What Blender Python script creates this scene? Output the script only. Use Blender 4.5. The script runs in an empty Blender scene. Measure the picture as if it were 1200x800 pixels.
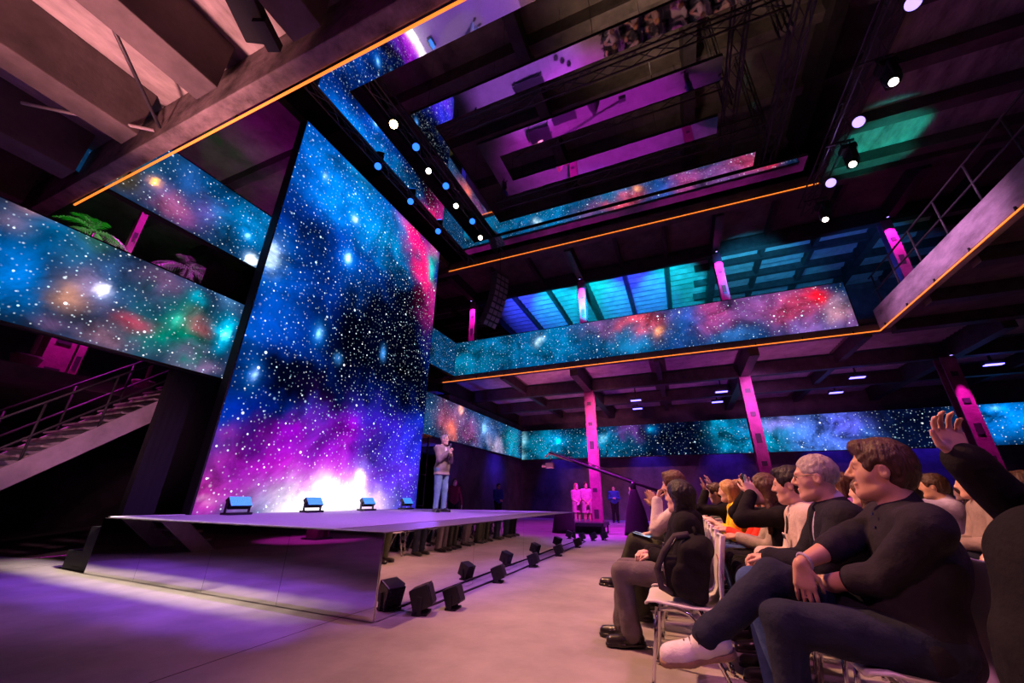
import bpy, bmesh, math, random
import numpy as np
from mathutils import Vector, Matrix, noise as mnoise

S = bpy.context.scene
COL = S.collection
random.seed(7)
PI = math.pi

# ------------------------------------------------------------------ camera, world, exposure
def camera():
    p, y, r = [math.radians(a) for a in (22.276, 22.968, 0.4925)]
    F = Vector((-math.sin(y) * math.cos(p), math.cos(y) * math.cos(p), math.sin(p)))
    U = Vector((math.sin(y) * math.sin(p), -math.cos(y) * math.sin(p), math.cos(p)))
    R = Vector((math.cos(y), math.sin(y), 0))
    R2 = R * math.cos(r) + U * math.sin(r)
    U2 = -R * math.sin(r) + U * math.cos(r)
    cd = bpy.data.cameras.new('camera')
    cd.sensor_width = 36
    cd.lens = 449.2 / 1200 * 36
    cd.clip_start = 0.05
    cd.clip_end = 200
    c = bpy.data.objects.new('camera', cd)
    M = Matrix((R2, U2, -F)).transposed().to_4x4()
    M.translation = (0, 0, 1.05)
    c.matrix_world = M
    COL.objects.link(c)
    S.camera = c
camera()
W = bpy.data.worlds.new('world')
S.world = W
W.use_nodes = True
W.node_tree.nodes['Background'].inputs[0].default_value = (0.30, 0.16, 0.34, 1)
W.node_tree.nodes['Background'].inputs[1].default_value = 0.012
S.view_settings.view_transform = 'Standard'
S.view_settings.look = 'None'
S.view_settings.gamma = 1
S.view_settings.exposure = 0.0
S.view_settings.use_curve_mapping = False
S.cycles.max_bounces = 6
S.cycles.diffuse_bounces = 2
S.cycles.glossy_bounces = 4
S.cycles.sample_clamp_indirect = 4
S.cycles.use_denoising = True
S.cycles.caustics_reflective = False
S.cycles.caustics_refractive = False

def aim(o, target):
    d = Vector(target) - o.location
    o.rotation_euler = d.to_track_quat('-Z', 'Y').to_euler()

def spot(loc, target, power, color, angle, blend=0.6, size=0.12):
    l = bpy.data.lights.new('spot_light', 'SPOT')
    l.energy = power
    l.color = color
    l.spot_size = math.radians(angle)
    l.spot_blend = blend
    l.shadow_soft_size = size
    o = bpy.data.objects.new('spot_light', l)
    o.location = loc
    COL.objects.link(o)
    aim(o, target)
    return o

MAGENTA = (1.0, 0.03, 0.85)
WARM = (1.0, 0.66, 0.42)
PINK = (1.0, 0.42, 0.50)
VIOLET = (0.42, 0.12, 1.0)
BLUE = (0.06, 0.05, 1.0)
# key wash from the stage truss over the front rows and floor, then coloured fills
spot((-5.6, 4.2, 9.6), (1.0, 4.0, 0.6), 6600, (1.0, 0.45, 0.25), 48, 0.9, 0.15)
spot((-5.6, 9.5, 9.6), (1.8, 8.5, 0.6), 4600, (1.0, 0.45, 0.34), 58, 0.8, 0.15)
spot((3.2, 2.0, 9.3), (-0.9, 2.2, 0.0), 1200, (1.0, 0.26, 0.52), 48, 0.9, 0.2)
spot((2.8, -1.4, 5.3), (0.2, 2.9, 0.5), 520, (0.36, 0.20, 1.0), 56, 0.8, 0.2)
spot((-4.6, -1.6, 5.2), (0.7, 2.9, 1.05), 800, (1.0, 0.30, 0.40), 34, 0.9, 0.15)  # pink fill added to brighten the near side of the faces
# white and violet strips in front of the mirrored stage
for i in range(17):
    x = -10.4 + 0.42 * i
    e = min(1.0, 0.55 + 0.12 * i) * (1.0 if x < -5.6 else max(0.12, 1 - (x + 5.6) / 2.4))
    spot((4.4, 2.7, 9.4), (x, 3.44 - 0.03 * (x + 8.1) - (0.0 if x < -8.1 else 0.09), 0), e * 14000, (1.0, 0.79, 0.62), 3.5, 1.0, 0.03)
for i in range(7):
    spot((4.2, 1.8, 9.4), (-8.6 + 0.85 * i, 2.74, 0), 9500 - 700 * i, (0.22, 0.05, 1.0), 4.6, 1.0, 0.03)
# floor colour near the middle and the far end
spot((3.0, 7.0, 9.5), (-1.4, 6.4, 0), 1900, (1.0, 0.30, 0.60), 46, 0.9, 0.15)
spot((-2.6, 13.7, 5.5), (-2.2, 16.3, 0), 3600, (0.80, 0.03, 1.0), 100, 0.9, 0.1)
spot((-1.0, 5.0, 9.8), (-5.6, 6.0, 0.7), 7600, (0.50, 0.17, 1.0), 50, 0.9, 0.1)
spot((-1.5, 10.5, 9.8), (-4.4, 12.0, 0.0), 9000, (0.46, 0.12, 1.0), 36, 0.9, 0.1)
spot((-2.0, -1.0, 5.3), (-3.2, -3.6, 0.0), 900, (0.75, 0.08, 0.95), 110, 0.9, 0.1)
spot((5.28, 13.6, 9.5), (5.3, 4.0, 10.5), 260, (0.45, 0.30, 1.0), 30, 0.8, 0.05)
# speaker key and blue rim
spot((0.5, 5.0, 8.6), (-5.45, 8.5, 1.6), 3300, (1.0, 0.70, 0.50), 11, 0.6, 0.08)
spot((-7.6, 11.3, 3.0), (-5.45, 8.5, 1.8), 330, (0.25, 0.08, 1.0), 34, 0.6, 0.08)
# warm pink spot added for the bounced light on the slab, left front
spot((-5.2, 0.35, 1.0), (-5.3, 0.9, 6.5), 2300, (1.0, 0.40, 0.40), 48, 0.9, 0.2)
# teal and blue uplights on the upper slabs
for x, c, e in ((-5.3, (0.0, 0.50, 0.85), 1500), (-3.0, (0.0, 0.62, 0.75), 1500), (-7.2, (0.03, 0.06, 1.0), 1600), (-1.0, (0.03, 0.06, 1.0), 1700), (0.9, (0.0, 0.55, 0.75), 1300)):
    spot((x, 14.7, 8.5), (x, 20.2, 11.8), e * 5.0, c, 38, 0.8, 0.06)
spot((3.6, 14.8, 8.5), (4.2, 20.0, 11.7), 3000, (0.02, 0.40, 0.75), 60, 0.6, 0.1)
spot((7.4, 16.3, 7.7), (8.2, 20.0, 11.6), 600, (0.02, 0.20, 0.95), 74, 0.6, 0.1)
spot((7.6, 12.6, 7.0), (7.2, 12.7, 11.8), 900, (0.0, 0.75, 0.55), 34, 0.4, 0.1)
spot((11.5, 11.5, 7.0), (11.8, 10.6, 11.6), 160, (0.07, 0.03, 1.0), 34, 0.6, 0.1)
spot((9.2, 12.5, 6.6), (9.4, 16.5, 9.4), 160, (0.0, 0.8, 0.6), 26, 0.5, 0.1)
# violet on the concrete gallery edge at the right, dim warm light on the roof
spot((-0.5, 8.0, 8.6), (6.1, 10.6, 6.1), 3600, (0.80, 0.34, 0.85), 40, 0.9, 0.1)
spot((0.5, 7.0, 10.9), (2.4, 7.5, 16), 700, (1.0, 0.66, 0.42), 110, 0.9, 0.3)
# pink light under the far gallery and on the far wall
spot((-4.5, 13.2, 1.2), (-4.5, 17.8, 5.9), 1000, (1.0, 0.20, 0.45), 80, 0.9, 0.2)
spot((4.0, 13.0, 1.6), (4.0, 18.0, 5.9), 500, (0.8, 0.14, 0.55), 80, 0.9, 0.2)
spot((-2.0, 15.0, 5.2), (-4.5, 23.6, 1.6), 1300, (1.0, 0.24, 0.55), 70, 0.9, 0.2)
spot((3.0, 15.0, 5.2), (4.0, 23.6, 2.0), 700, (0.7, 0.16, 0.75), 80, 0.9, 0.2)
spot((-3.0, 12.6, 5.2), (-3.85, 16.4, 0.9), 260, (1.0, 0.20, 0.72), 14, 0.7, 0.1)  # narrow pink spot added to lift the two standing women
# ------------------------------------------------------------------ materials
def mat(name, color=(0.5, 0.5, 0.5), rough=0.6, metal=0.0, emit=None, estr=1.0, bump=0.0, bscale=20.0, vary=0.0, vscale=2.0, spec=0.5, stretch=None):
    m = bpy.data.materials.new(name)
    m.use_nodes = True
    nt = m.node_tree
    b = nt.nodes['Principled BSDF']
    b.inputs['Base Color'].default_value = (*color, 1)
    b.inputs['Roughness'].default_value = rough
    b.inputs['Metallic'].default_value = metal
    b.inputs['Specular IOR Level'].default_value = spec
    if emit:
        b.inputs['Emission Color'].default_value = (*emit, 1)
        b.inputs['Emission Strength'].default_value = estr
    if bump or vary:
        tc = nt.nodes.new('ShaderNodeTexCoord')
        src = tc.outputs['Object']
        if stretch:
            mp = nt.nodes.new('ShaderNodeMapping')
            mp.inputs['Scale'].default_value = stretch
            nt.links.new(src, mp.inputs['Vector'])
            src = mp.outputs['Vector']
    if vary:
        n = nt.nodes.new('ShaderNodeTexNoise')
        n.inputs['Scale'].default_value = vscale
        n.inputs['Detail'].default_value = 7
        n.inputs['Roughness'].default_value = 0.65
        nt.links.new(src, n.inputs['Vector'])
        r = nt.nodes.new('ShaderNodeValToRGB')
        r.color_ramp.elements[0].position = 0.3
        r.color_ramp.elements[1].position = 0.72
        r.color_ramp.elements[0].color = (*[c * (1 - vary) for c in color], 1)
        r.color_ramp.elements[1].color = (*[min(1, c * (1 + vary)) for c in color], 1)
        nt.links.new(n.outputs['Fac'], r.inputs['Fac'])
        nt.links.new(r.outputs['Color'], b.inputs['Base Color'])
    if bump:
        n = nt.nodes.new('ShaderNodeTexNoise')
        n.inputs['Scale'].default_value = bscale
        n.inputs['Detail'].default_value = 5
        nt.links.new(src, n.inputs['Vector'])
        bp = nt.nodes.new('ShaderNodeBump')
        bp.inputs['Strength'].default_value = bump
        bp.inputs['Distance'].default_value = 0.02
        nt.links.new(n.outputs['Fac'], bp.inputs['Height'])
        nt.links.new(bp.outputs['Normal'], b.inputs['Normal'])
    return m

M = {}
M['floor'] = mat('floor_concrete', (0.36, 0.33, 0.32), 0.42, vary=0.35, vscale=0.9, bump=0.25, bscale=9, spec=0.35)
M['concrete'] = mat('dark_concrete', (0.12, 0.09, 0.09), 0.85, vary=0.5, vscale=1.3, bump=0.5, bscale=7)
M['concrete_light'] = mat('pale_concrete', (0.40, 0.33, 0.32), 0.85, vary=0.6, vscale=2.8, bump=0.6, bscale=11, stretch=(1, 0.35, 1))
M['concrete_mid'] = mat('stained_concrete', (0.20, 0.15, 0.15), 0.85, vary=0.75, vscale=3.2, bump=0.8, bscale=9)
M['brick'] = mat('dark_wall', (0.11, 0.085, 0.095), 0.8, vary=0.55, vscale=1.1, bump=0.6, bscale=6)
M['steel_dark'] = mat('painted_dark_steel', (0.05, 0.04, 0.045), 0.55, 0.3, vary=0.5, vscale=3)
M['pillar'] = mat('pillar_paint', (0.30, 0.055, 0.16), 0.6, vary=0.45, vscale=2.3, bump=0.3, bscale=14)
M['black'] = mat('matte_black', (0.012, 0.011, 0.013), 0.7, vary=0.3, vscale=8)
M['black_gloss'] = mat('satin_black_metal', (0.02, 0.02, 0.024), 0.32, 0.2, vary=0.3, vscale=12)
M['black_drape'] = mat('black_drape', (0.012, 0.010, 0.012), 0.95, vary=0.4, vscale=3, stretch=(6, 6, 0.3))
M['mirror'] = mat('mirror_sheet', (0.80, 0.77, 0.80), 0.025, 1.0, bump=0.012, bscale=0.8)
M['mirror_top'] = mat('mirror_foil', (0.86, 0.84, 0.86), 0.03, 1.0, bump=0.10, bscale=0.55)
M['neon'] = mat('orange_neon', (1, 0.35, 0.08), 0.4, emit=(1.0, 0.22, 0.025), estr=1.5)
M['chrome'] = mat('chrome', (0.62, 0.60, 0.62), 0.16, 1.0, vary=0.06, vscale=20)
M['white_plastic'] = mat('white_plastic', (0.72, 0.70, 0.71), 0.36, vary=0.05, vscale=6)
M['carpet'] = mat('stage_carpet', (0.34, 0.31, 0.37), 0.62, vary=0.15, vscale=25)
M['deck_edge'] = mat('stage_edge_board', (0.13, 0.115, 0.105), 0.5, vary=0.2, vscale=8)
M['corrugated'] = mat('corrugated_sheet', (0.38, 0.36, 0.37), 0.5, 0.3, vary=0.3, vscale=2.5)
M['lens_white'] = mat('lit_lens_white', (1, 1, 1), 0.2, emit=(1.0, 0.86, 0.70), estr=7)
M['lens_warm'] = mat('lit_lens_amber', (1, 0.8, 0.5), 0.2, emit=(1.0, 0.66, 0.25), estr=28)
M['lens_blue'] = mat('lit_lens_blue', (0.1, 0.2, 1), 0.2, emit=(0.02, 0.16, 1.0), estr=2.2)
M['lens_violet'] = mat('lit_lens_violet', (0.5, 0.4, 1), 0.2, emit=(0.42, 0.30, 1.0), estr=2.0)
M['lens_flood'] = mat('lit_flood_blue', (0.3, 0.3, 1), 0.2, emit=(0.13, 0.10, 1.0), estr=7)
M['wash_face'] = mat('lit_wash_blue', (0.1, 0.3, 0.9), 0.3, emit=(0.05, 0.30, 0.80), estr=1.0)
M['leaf_green'] = mat('palm_leaf', (0.06, 0.30, 0.05), 0.5, vary=0.4, vscale=6)
M['leaf_purple'] = mat('palm_leaf_dark', (0.10, 0.16, 0.09), 0.5, vary=0.4, vscale=6)
M['terracotta'] = mat('plant_pot', (0.12, 0.08, 0.07), 0.7, vary=0.2, vscale=6)
M['yellow_paint'] = mat('yellow_paint', (0.75, 0.45, 0.03), 0.5, vary=0.2, vscale=4)

# ------------------------------------------------------------------ mesh helpers
class MB:
    """collects shapes that make up ONE part"""
    def __init__(self):
        self.v = []
        self.f = []
    def add(self, vs, fs):
        o = len(self.v)
        self.v += [tuple(v) for v in vs]
        self.f += [tuple(i + o for i in f) for f in fs]
        return self
    def box(self, c, s, rot=None, bev=0.0):
        hx, hy, hz = s[0] / 2, s[1] / 2, s[2] / 2
        if bev > 0:
            bm = bmesh.new()
            bmesh.ops.create_cube(bm, size=1)
            for v in bm.verts:
                v.co = Vector((v.co.x * s[0], v.co.y * s[1], v.co.z * s[2]))
            bmesh.ops.bevel(bm, geom=bm.edges[:], offset=bev, segments=2, affect='EDGES', profile=0.6)
            bm.verts.index_update()
            vs = [v.co.copy() for v in bm.verts]
            fs = [[v.index for v in f.verts] for f in bm.faces]
            bm.free()
        else:
            vs = [Vector((x, y, z)) for x in (-hx, hx) for y in (-hy, hy) for z in (-hz, hz)]
            fs = [(0, 1, 3, 2), (4, 6, 7, 5), (0, 4, 5, 1), (2, 3, 7, 6), (0, 2, 6, 4), (1, 5, 7, 3)]
        if rot is not None:
            vs = [rot @ v for v in vs]
        c = Vector(c)
        return self.add([v + c for v in vs], fs)
    def tube(self, pts, r, n=8, r2=None, cap=True):
        pts = [Vector(p) for p in pts]
        m = len(pts)
        vs, fs = [], []
        up = None
        for i, p in enumerate(pts):
            if i == 0: d = pts[1] - p
            elif i == m - 1: d = p - pts[i - 1]
            else: d = (pts[i + 1] - p).normalized() + (p - pts[i - 1]).normalized()
            d.normalize()
            if up is None:
                a = Vector((0, 0, 1)) if abs(d.z) < 0.9 else Vector((1, 0, 0))
            else:
                a = up
            s = d.cross(a).normalized()
            up = s.cross(d).normalized()
            rr = r if r2 is None else r + (r2 - r) * i / (m - 1)
            for k in range(n):
                t = 2 * PI * k / n
                vs.append(p + (s * math.cos(t) + up * math.sin(t)) * rr)
        for i in range(m - 1):
            for k in range(n):
                fs.append((i * n + k, i * n + (k + 1) % n, (i + 1) * n + (k + 1) % n, (i + 1) * n + k))
        if cap:
            fs.append(tuple(range(n - 1, -1, -1)))
            fs.append(tuple((m - 1) * n + k for k in range(n)))
        return self.add(vs, fs)
    def lathe(self, prof, n=20, mtx=None):
        vs, fs = [], []
        for r, z in prof:
            for k in range(n):
                t = 2 * PI * k / n
                vs.append(Vector((r * math.cos(t), r * math.sin(t), z)))
        m = len(prof)
        for i in range(m - 1):
            for k in range(n):
                fs.append((i * n + k, i * n + (k + 1) % n, (i + 1) * n + (k + 1) % n, (i + 1) * n + k))
        fs.append(tuple(range(n - 1, -1, -1)))
        fs.append(tuple((m - 1) * n + k for k in range(n)))
        if mtx is not None:
            vs = [mtx @ v for v in vs]
        return self.add(vs, fs)
    def prism(self, poly, z0, z1):
        n = len(poly)
        vs = [Vector((x, y, z0)) for x, y in poly] + [Vector((x, y, z1)) for x, y in poly]
        fs = [tuple(range(n - 1, -1, -1)), tuple(range(n, 2 * n))]
        fs += [(i, (i + 1) % n, n + (i + 1) % n, n + i) for i in range(n)]
        return self.add(vs, fs)
    def build(self, name, material, parent=None, smooth=False, loc=None):
        me = bpy.data.meshes.new(name)
        me.from_pydata([tuple(v) for v in self.v], [], self.f)
        me.update()
        if smooth:
            me.polygons.foreach_set('use_smooth', [True] * len(me.polygons))
        return link(name, me, material, parent, loc)

def link(name, me, material, parent=None, loc=None):
    o = bpy.data.objects.new(name, me)
    if material is not None:
        me.materials.clear()
        me.materials.append(material)
    COL.objects.link(o)
    if parent is not None:
        o.parent = parent
    if loc is not None:
        o.location = loc
    return o

def empty(name, label, cat, loc=(0, 0, 0), rotz=0.0, group=None):
    o = bpy.data.objects.new(name, None)
    o.empty_display_size = 0.1
    o.location = loc
    o.rotation_euler = (0, 0, rotz)
    COL.objects.link(o)
    return tag(o, label, cat, group)

def tag(o, label, cat, group=None):
    o['label'] = label
    o['category'] = cat
    if group:
        o['group'] = group
    return o

def struct(o, label=None):
    o['kind'] = 'structure'
    if label:
        o['label'] = label
    return o

def copy_tree(o, parent=None):
    c = o.copy()
    COL.objects.link(c)
    if parent is not None:
        c.parent = parent
    for ch in list(o.children):
        copy_tree(ch, c)
    return c

def rotto(d):
    return Vector(d).to_track_quat('Z', 'Y').to_matrix().to_4x4()

# ------------------------------------------------------------------ led picture
def led_material(name, plane, star_scale=7.0, star_gain=1.0, wisp=0.6, wscale=0.7):
    m = bpy.data.materials.new(name)
    m.use_nodes = True
    nt = m.node_tree
    nt.nodes.clear()
    N = lambda t: nt.nodes.new(t)
    L = nt.links.new
    out = N('ShaderNodeOutputMaterial')
    em = N('ShaderNodeEmission')
    L(em.outputs[0], out.inputs[0])
    at = N('ShaderNodeAttribute')
    at.attribute_name = 'nebula'
    tc = N('ShaderNodeTexCoord')
    sp = N('ShaderNodeSeparateXYZ')
    L(tc.outputs['Object'], sp.inputs[0])
    cb = N('ShaderNodeCombineXYZ')
    L(sp.outputs['Y' if plane == 'x' else 'X'], cb.inputs[0])
    L(sp.outputs['Z'], cb.inputs[1])
    no = N('ShaderNodeTexNoise')
    no.inputs['Scale'].default_value = wscale
    no.inputs['Detail'].default_value = 9
    no.inputs['Roughness'].default_value = 0.68
    no.inputs['Distortion'].default_value = 0.7
    L(cb.outputs[0], no.inputs['Vector'])
    mr = N('ShaderNodeMapRange')
    mr.inputs['From Min'].default_value = 0.36
    mr.inputs['From Max'].default_value = 0.66
    mr.inputs['To Min'].default_value = 1 - wisp
    mr.inputs['To Max'].default_value = 1 + wisp * 1.2
    L(no.outputs['Fac'], mr.inputs['Value'])
    mul = N('ShaderNodeVectorMath')
    mul.operation = 'SCALE'
    L(at.outputs['Color'], mul.inputs[0])
    L(mr.outputs[0], mul.inputs['Scale'])
    total = mul.outputs[0]
    for sc, rad, gain, thr in ((star_scale * 1.3, 0.17, 1.0, 2.4), (star_scale * 0.62, 0.10, 2.4, 3.0), (star_scale * 0.22, 0.055, 3.6, 3.4)):
        vo = N('ShaderNodeTexVoronoi')
        vo.voronoi_dimensions = '2D'
        vo.inputs['Scale'].default_value = sc
        L(cb.outputs[0], vo.inputs['Vector'])
        ms = N('ShaderNodeMapRange')
        ms.interpolation_type = 'SMOOTHSTEP'
        ms.inputs['From Min'].default_value = rad
        ms.inputs['From Max'].default_value = rad * 0.25
        L(vo.outputs['Distance'], ms.inputs['Value'])
        sc2 = N('ShaderNodeSeparateColor')
        L(vo.outputs['Color'], sc2.inputs[0])
        pw = N('ShaderNodeMath')
        pw.operation = 'POWER'
        pw.inputs[1].default_value = thr
        L(sc2.outputs[0], pw.inputs[0])
        m2 = N('ShaderNodeMath')
        m2.operation = 'MULTIPLY'
        L(pw.outputs[0], m2.inputs[0])
        L(ms.outputs[0], m2.inputs[1])
        m3 = N('ShaderNodeMath')
        m3.operation = 'MULTIPLY'
        m3.inputs[1].default_value = gain * star_gain
        L(m2.outputs[0], m3.inputs[0])
        mx = N('ShaderNodeMix')
        mx.data_type = 'RGBA'
        mx.inputs['A'].default_value = (0.45, 0.8, 1.0, 1)
        mx.inputs['B'].default_value = (1.0, 0.93, 0.95, 1)
        L(sc2.outputs[1], mx.inputs['Factor'])
        s2 = N('ShaderNodeVectorMath')
        s2.operation = 'SCALE'
        L(mx.outputs['Result'], s2.inputs[0])
        L(m3.outputs[0], s2.inputs['Scale'])
        ad = N('ShaderNodeVectorMath')
        ad.operation = 'ADD'
        L(total, ad.inputs[0])
        L(s2.outputs[0], ad.inputs[1])
        total = ad.outputs[0]
    L(total, em.inputs['Color'])
    em.inputs['Strength'].default_value = 1.0 if name == 'led_main' else 0.88
    return m

def led_sheet(name, plane, val, h0, h1, v0, v1, base, blobs, material, parent, step=0.1, warp=0.5, seed=0.0):
    """a lit LED face in the plane x=val or y=val; the picture on it is stored per vertex"""
    nh, nv = max(2, int((h1 - h0) / step)), max(2, int((v1 - v0) / step))
    hs, vs_ = np.linspace(h0, h1, nh + 1), np.linspace(v0, v1, nv + 1)
    H, V = np.meshgrid(hs, vs_, indexing='ij')
    dh, dv, g = np.zeros_like(H), np.zeros_like(H), np.zeros_like(H)
    for i in range(nh + 1):
        for j in range(nv + 1):
            p = Vector((hs[i] * 0.9 + seed, vs_[j] * 0.9, seed))
            dh[i, j] = mnoise.fractal(p, 0.8, 2.1, 5)
            dv[i, j] = mnoise.fractal(p + Vector((31, 7, 3)), 0.8, 2.1, 5)
            g[i, j] = mnoise.fractal(p * 1.7 + Vector((5, 17, 9)), 0.7, 2.1, 6)
    C = np.ones(H.shape + (3,)) * np.array(base)
    C *= (1 + 0.5 * g)[..., None]
    for (bh, bv, sh, sv, c, w) in blobs:
        hot = max(c) > 1.0
        k = min(warp, (0.35 if hot else 0.9) * max(sh, sv))
        if hot and max(sh, sv) > 0.4: sh, sv = sh * 1.25, sv * 1.25
        a = w * np.exp(-(((H + dh * k - bh) / sh) ** 2 + ((V + dv * k - bv) / sv) ** 2) * 0.8)
        a = np.clip(a, 0, 1)
        if hot and max(sh, sv) < 0.42:
            C = C + np.array(c) * (0.35 * a + 1.5 * a ** 6)[..., None] + np.array((0.0, 0.10, 0.28)) * np.exp(-(((H - bh) / sh) ** 2 + ((V - bv) / sv) ** 2) * 0.25)[..., None]
        elif c[0] < 0:
            C = C * (1 - 0.96 * a)[..., None] + np.array((0.001, 0.003, 0.015)) * a[..., None]
        else:
            t = np.array(c) * max(1.0, w)
            C = C * (1 - a)[..., None] + t * a[..., None]
    lum = C @ np.array((0.25, 0.6, 0.15))
    C = np.clip(lum[..., None] + (C - lum[..., None]) * 1.25, 0, 4)
    C = np.where(C < 1, 0.92 * C ** 1.28, C)
    idx = np.arange((nh + 1) * (nv + 1)).reshape(nh + 1, nv + 1)
    fs = np.stack([idx[:-1, :-1], idx[1:, :-1], idx[1:, 1:], idx[:-1, 1:]], -1).reshape(-1, 4)
    co = np.full((H.size, 3), val, float)
    if plane == 'x':
        co[:, 1], co[:, 2] = H.ravel(), V.ravel()
    else:
        co[:, 0], co[:, 2] = H.ravel(), V.ravel()
    me = bpy.data.meshes.new(name)
    me.from_pydata(co.tolist(), [], fs.tolist())
    at = me.attributes.new('nebula', 'FLOAT_COLOR', 'POINT')
    rgba = np.ones((H.size, 4), np.float32)
    rgba[:, :3] = C.reshape(-1, 3)
    at.data.foreach_set('color', rgba.ravel())
    me.update()
    return link(name, me, material, parent)
# ------------------------------------------------------------------ what the LED walls show: (along, up, size along, size up, colour, weight)
PICT = {}
PICT['main'] = [
    (5.24,9.45,0.76,1.02,(0.03,0.33,0.9),0.8), (6.11,9.31,0.77,0.81,(0.06,0.42,1),0.9), (7.5,9.22,0.9,0.77,(0.08,0.45,1),0.9), (8.49,8.9,0.85,0.75,(0.05,0.5,0.85),0.6),
    (6.62,10.63,0.74,0.42,(0.15,0.6,1),0.6), (4.67,6.16,0.26,0.4,(1.6,1.9,2.2),1.3), (5.05,5.69,0.85,1.02,(0.02,0.2,0.7),0.7), (4.67,4.13,0.53,0.71,(0.02,0.22,0.7),0.7),
    (5.77,4.68,0.95,0.61,(0.01,0.14,0.6),0.5), (7.19,7.18,0.86,0.69,(0.02,0.25,0.8),0.6), (8.83,5.62,1.84,1.45,(-1,0,0),1.60), (9.59,7.54,0.76,0.82,(-1,0,0),1.44),
    (6.09,3.45,1.37,0.43,(-1,0,0),1.20), (7.15,4.49,0.9,0.69,(-1,0,0),0.80), (10.58,4.69,1.02,0.89,(-1,0,0),1.12), (5.65,7.19,0.44,0.47,(-1,0,0),0.56),
    (9.57,10.0,0.55,0.63,(1,0.08,0.3),1.0), (10.22,9.04,0.42,0.77,(1,0.1,0.32),1.0), (10.82,8.16,0.39,0.91,(0.7,0.08,0.3),0.8), (10.79,9.49,0.23,0.44,(0.05,0.7,0.65),0.9),
    (10.65,10.42,0.34,0.53,(0.8,0.25,0.5),0.7), (8.81,10.22,0.4,0.3,(0.8,0.25,0.6),0.5), (4.93,1.14,0.48,0.41,(0.9,0.15,0.65),0.8), (5.01,1.68,0.5,0.37,(0.5,0.12,0.5),0.7),
    (6.21,1.69,0.9,0.53,(0.55,0.05,0.6),0.9), (5.94,2.29,0.51,0.25,(0.4,0.04,0.6),0.8), (7.77,2.44,0.8,0.64,(0.5,0.05,0.75),0.9), (7.84,1.5,1.24,0.53,(0.8,0.15,0.9),0.9),
    (10.19,1.73,1.06,0.85,(0.22,0.1,0.85),0.9), (9.34,3.03,1.15,0.6,(0.12,0.06,0.7),0.8), (5.07,2.68,0.54,0.27,(0.02,0.06,0.45),0.6), (10.91,2.72,0.79,0.66,(0.06,0.08,0.75),0.6),
    (7.58,0.86,0.84,0.31,(1.6,1.5,1.45),1.5), (6.8,0.66,0.56,0.14,(1.4,1.2,1.3),1.0), (8.73,0.85,0.6,0.25,(1.2,0.9,1.2),1.0), (8.52,1.42,0.19,0.37,(1.6,1.4,1.6),1.3),
    (4.88,1.02,0.18,0.04,(1,0.7,0.9),0.7), (4.97,3.42,0.1,0.16,(0.6,0.8,1.3),1.0), (6.32,4.9,0.12,0.19,(0.5,0.85,1.3),1.0), (6.74,7.4,0.14,0.2,(0.7,0.95,1.2),1.2),
    (6.7,8.78,0.12,0.14,(1,1,1.2),1.0), (5.46,9.29,0.1,0.15,(0.8,0.95,1.2),0.9), (7.1,4.47,0.11,0.13,(0.2,0.5,1),0.8), (8.67,5.22,0.11,0.16,(0.2,0.5,1),0.8)]
PICT['ul'] = [
    (2.21,6.54,0.22,0.26,(0.18,0.13,0.06),0.9), (2.59,6.72,0.1,0.12,(1.6,0.7,0.15),1.3), (2.92,6.48,0.27,0.24,(0.55,0.22,0.4),0.9), (3.11,7.16,0.27,0.26,(0.08,0.2,0.5),0.8),
    (3.67,6.7,0.33,0.34,(0.3,0.15,0.5),0.7), (4.34,7.05,0.55,0.54,(0.03,0.36,0.72),1.0), (3.58,7.34,0.3,0.28,(0.03,0.25,0.6),0.7), (4.66,6.21,0.13,0.14,(1.8,1.9,1.9),1.4),
    (4.43,6.74,0.07,0.08,(0.7,1.1,1.2),1.0), (2.34,6.99,0.19,0.17,(0.12,0.25,0.35),0.7), (3.2,6.33,0.21,0.18,(0.4,0.15,0.4),0.6)]
PICT['ll'] = [
    (1.5,4.15,0.29,0.44,(0.02,0.3,0.75),1.0), (1.55,5.21,0.2,0.13,(0.8,0.4,0.4),0.9), (1.4,4.84,0.14,0.13,(0.5,0.35,0.5),0.7), (1.73,4.93,0.24,0.24,(0.03,0.25,0.5),0.7),
    (2.25,5.09,0.23,0.2,(0.12,0.3,0.2),0.7), (2.58,4.3,0.09,0.11,(1.9,1.8,1.9),1.5), (2.46,4.27,0.23,0.23,(0.6,0.45,0.7),0.7), (2.24,3.99,0.19,0.19,(0.85,0.5,0.4),0.9),
    (2.77,4.75,0.26,0.3,(0.1,0.2,0.4),0.8), (3.74,4.01,0.44,0.39,(0.02,0.38,0.27),1.0), (3.68,4.22,0.08,0.1,(0.2,1,0.8),1.0), (4.09,4.22,0.3,0.14,(0.8,0.3,0.35),0.8),
    (3.14,3.96,0.23,0.12,(0.6,0.12,0.2),0.8), (2.91,3.55,0.25,0.2,(0.5,0.3,0.4),0.8), (4.61,4.36,0.18,0.29,(0.05,0.75,1),1.2), (4.63,4.29,0.08,0.16,(0.6,1.3,1.4),1.2),
    (3.93,4.77,0.11,0.12,(0.1,0.7,0.9),1.0), (3.42,4.84,0.31,0.2,(0.35,0.2,0.35),0.7), (4.33,3.55,0.47,0.17,(0.35,0.25,0.42),0.9), (2.21,3.49,0.26,0.1,(0.35,0.22,0.4),0.8),
    (4.49,5.1,0.24,0.23,(0.15,0.3,0.5),0.7), (2.11,4.69,0.18,0.19,(0.1,0.35,0.6),0.6)]
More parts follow.
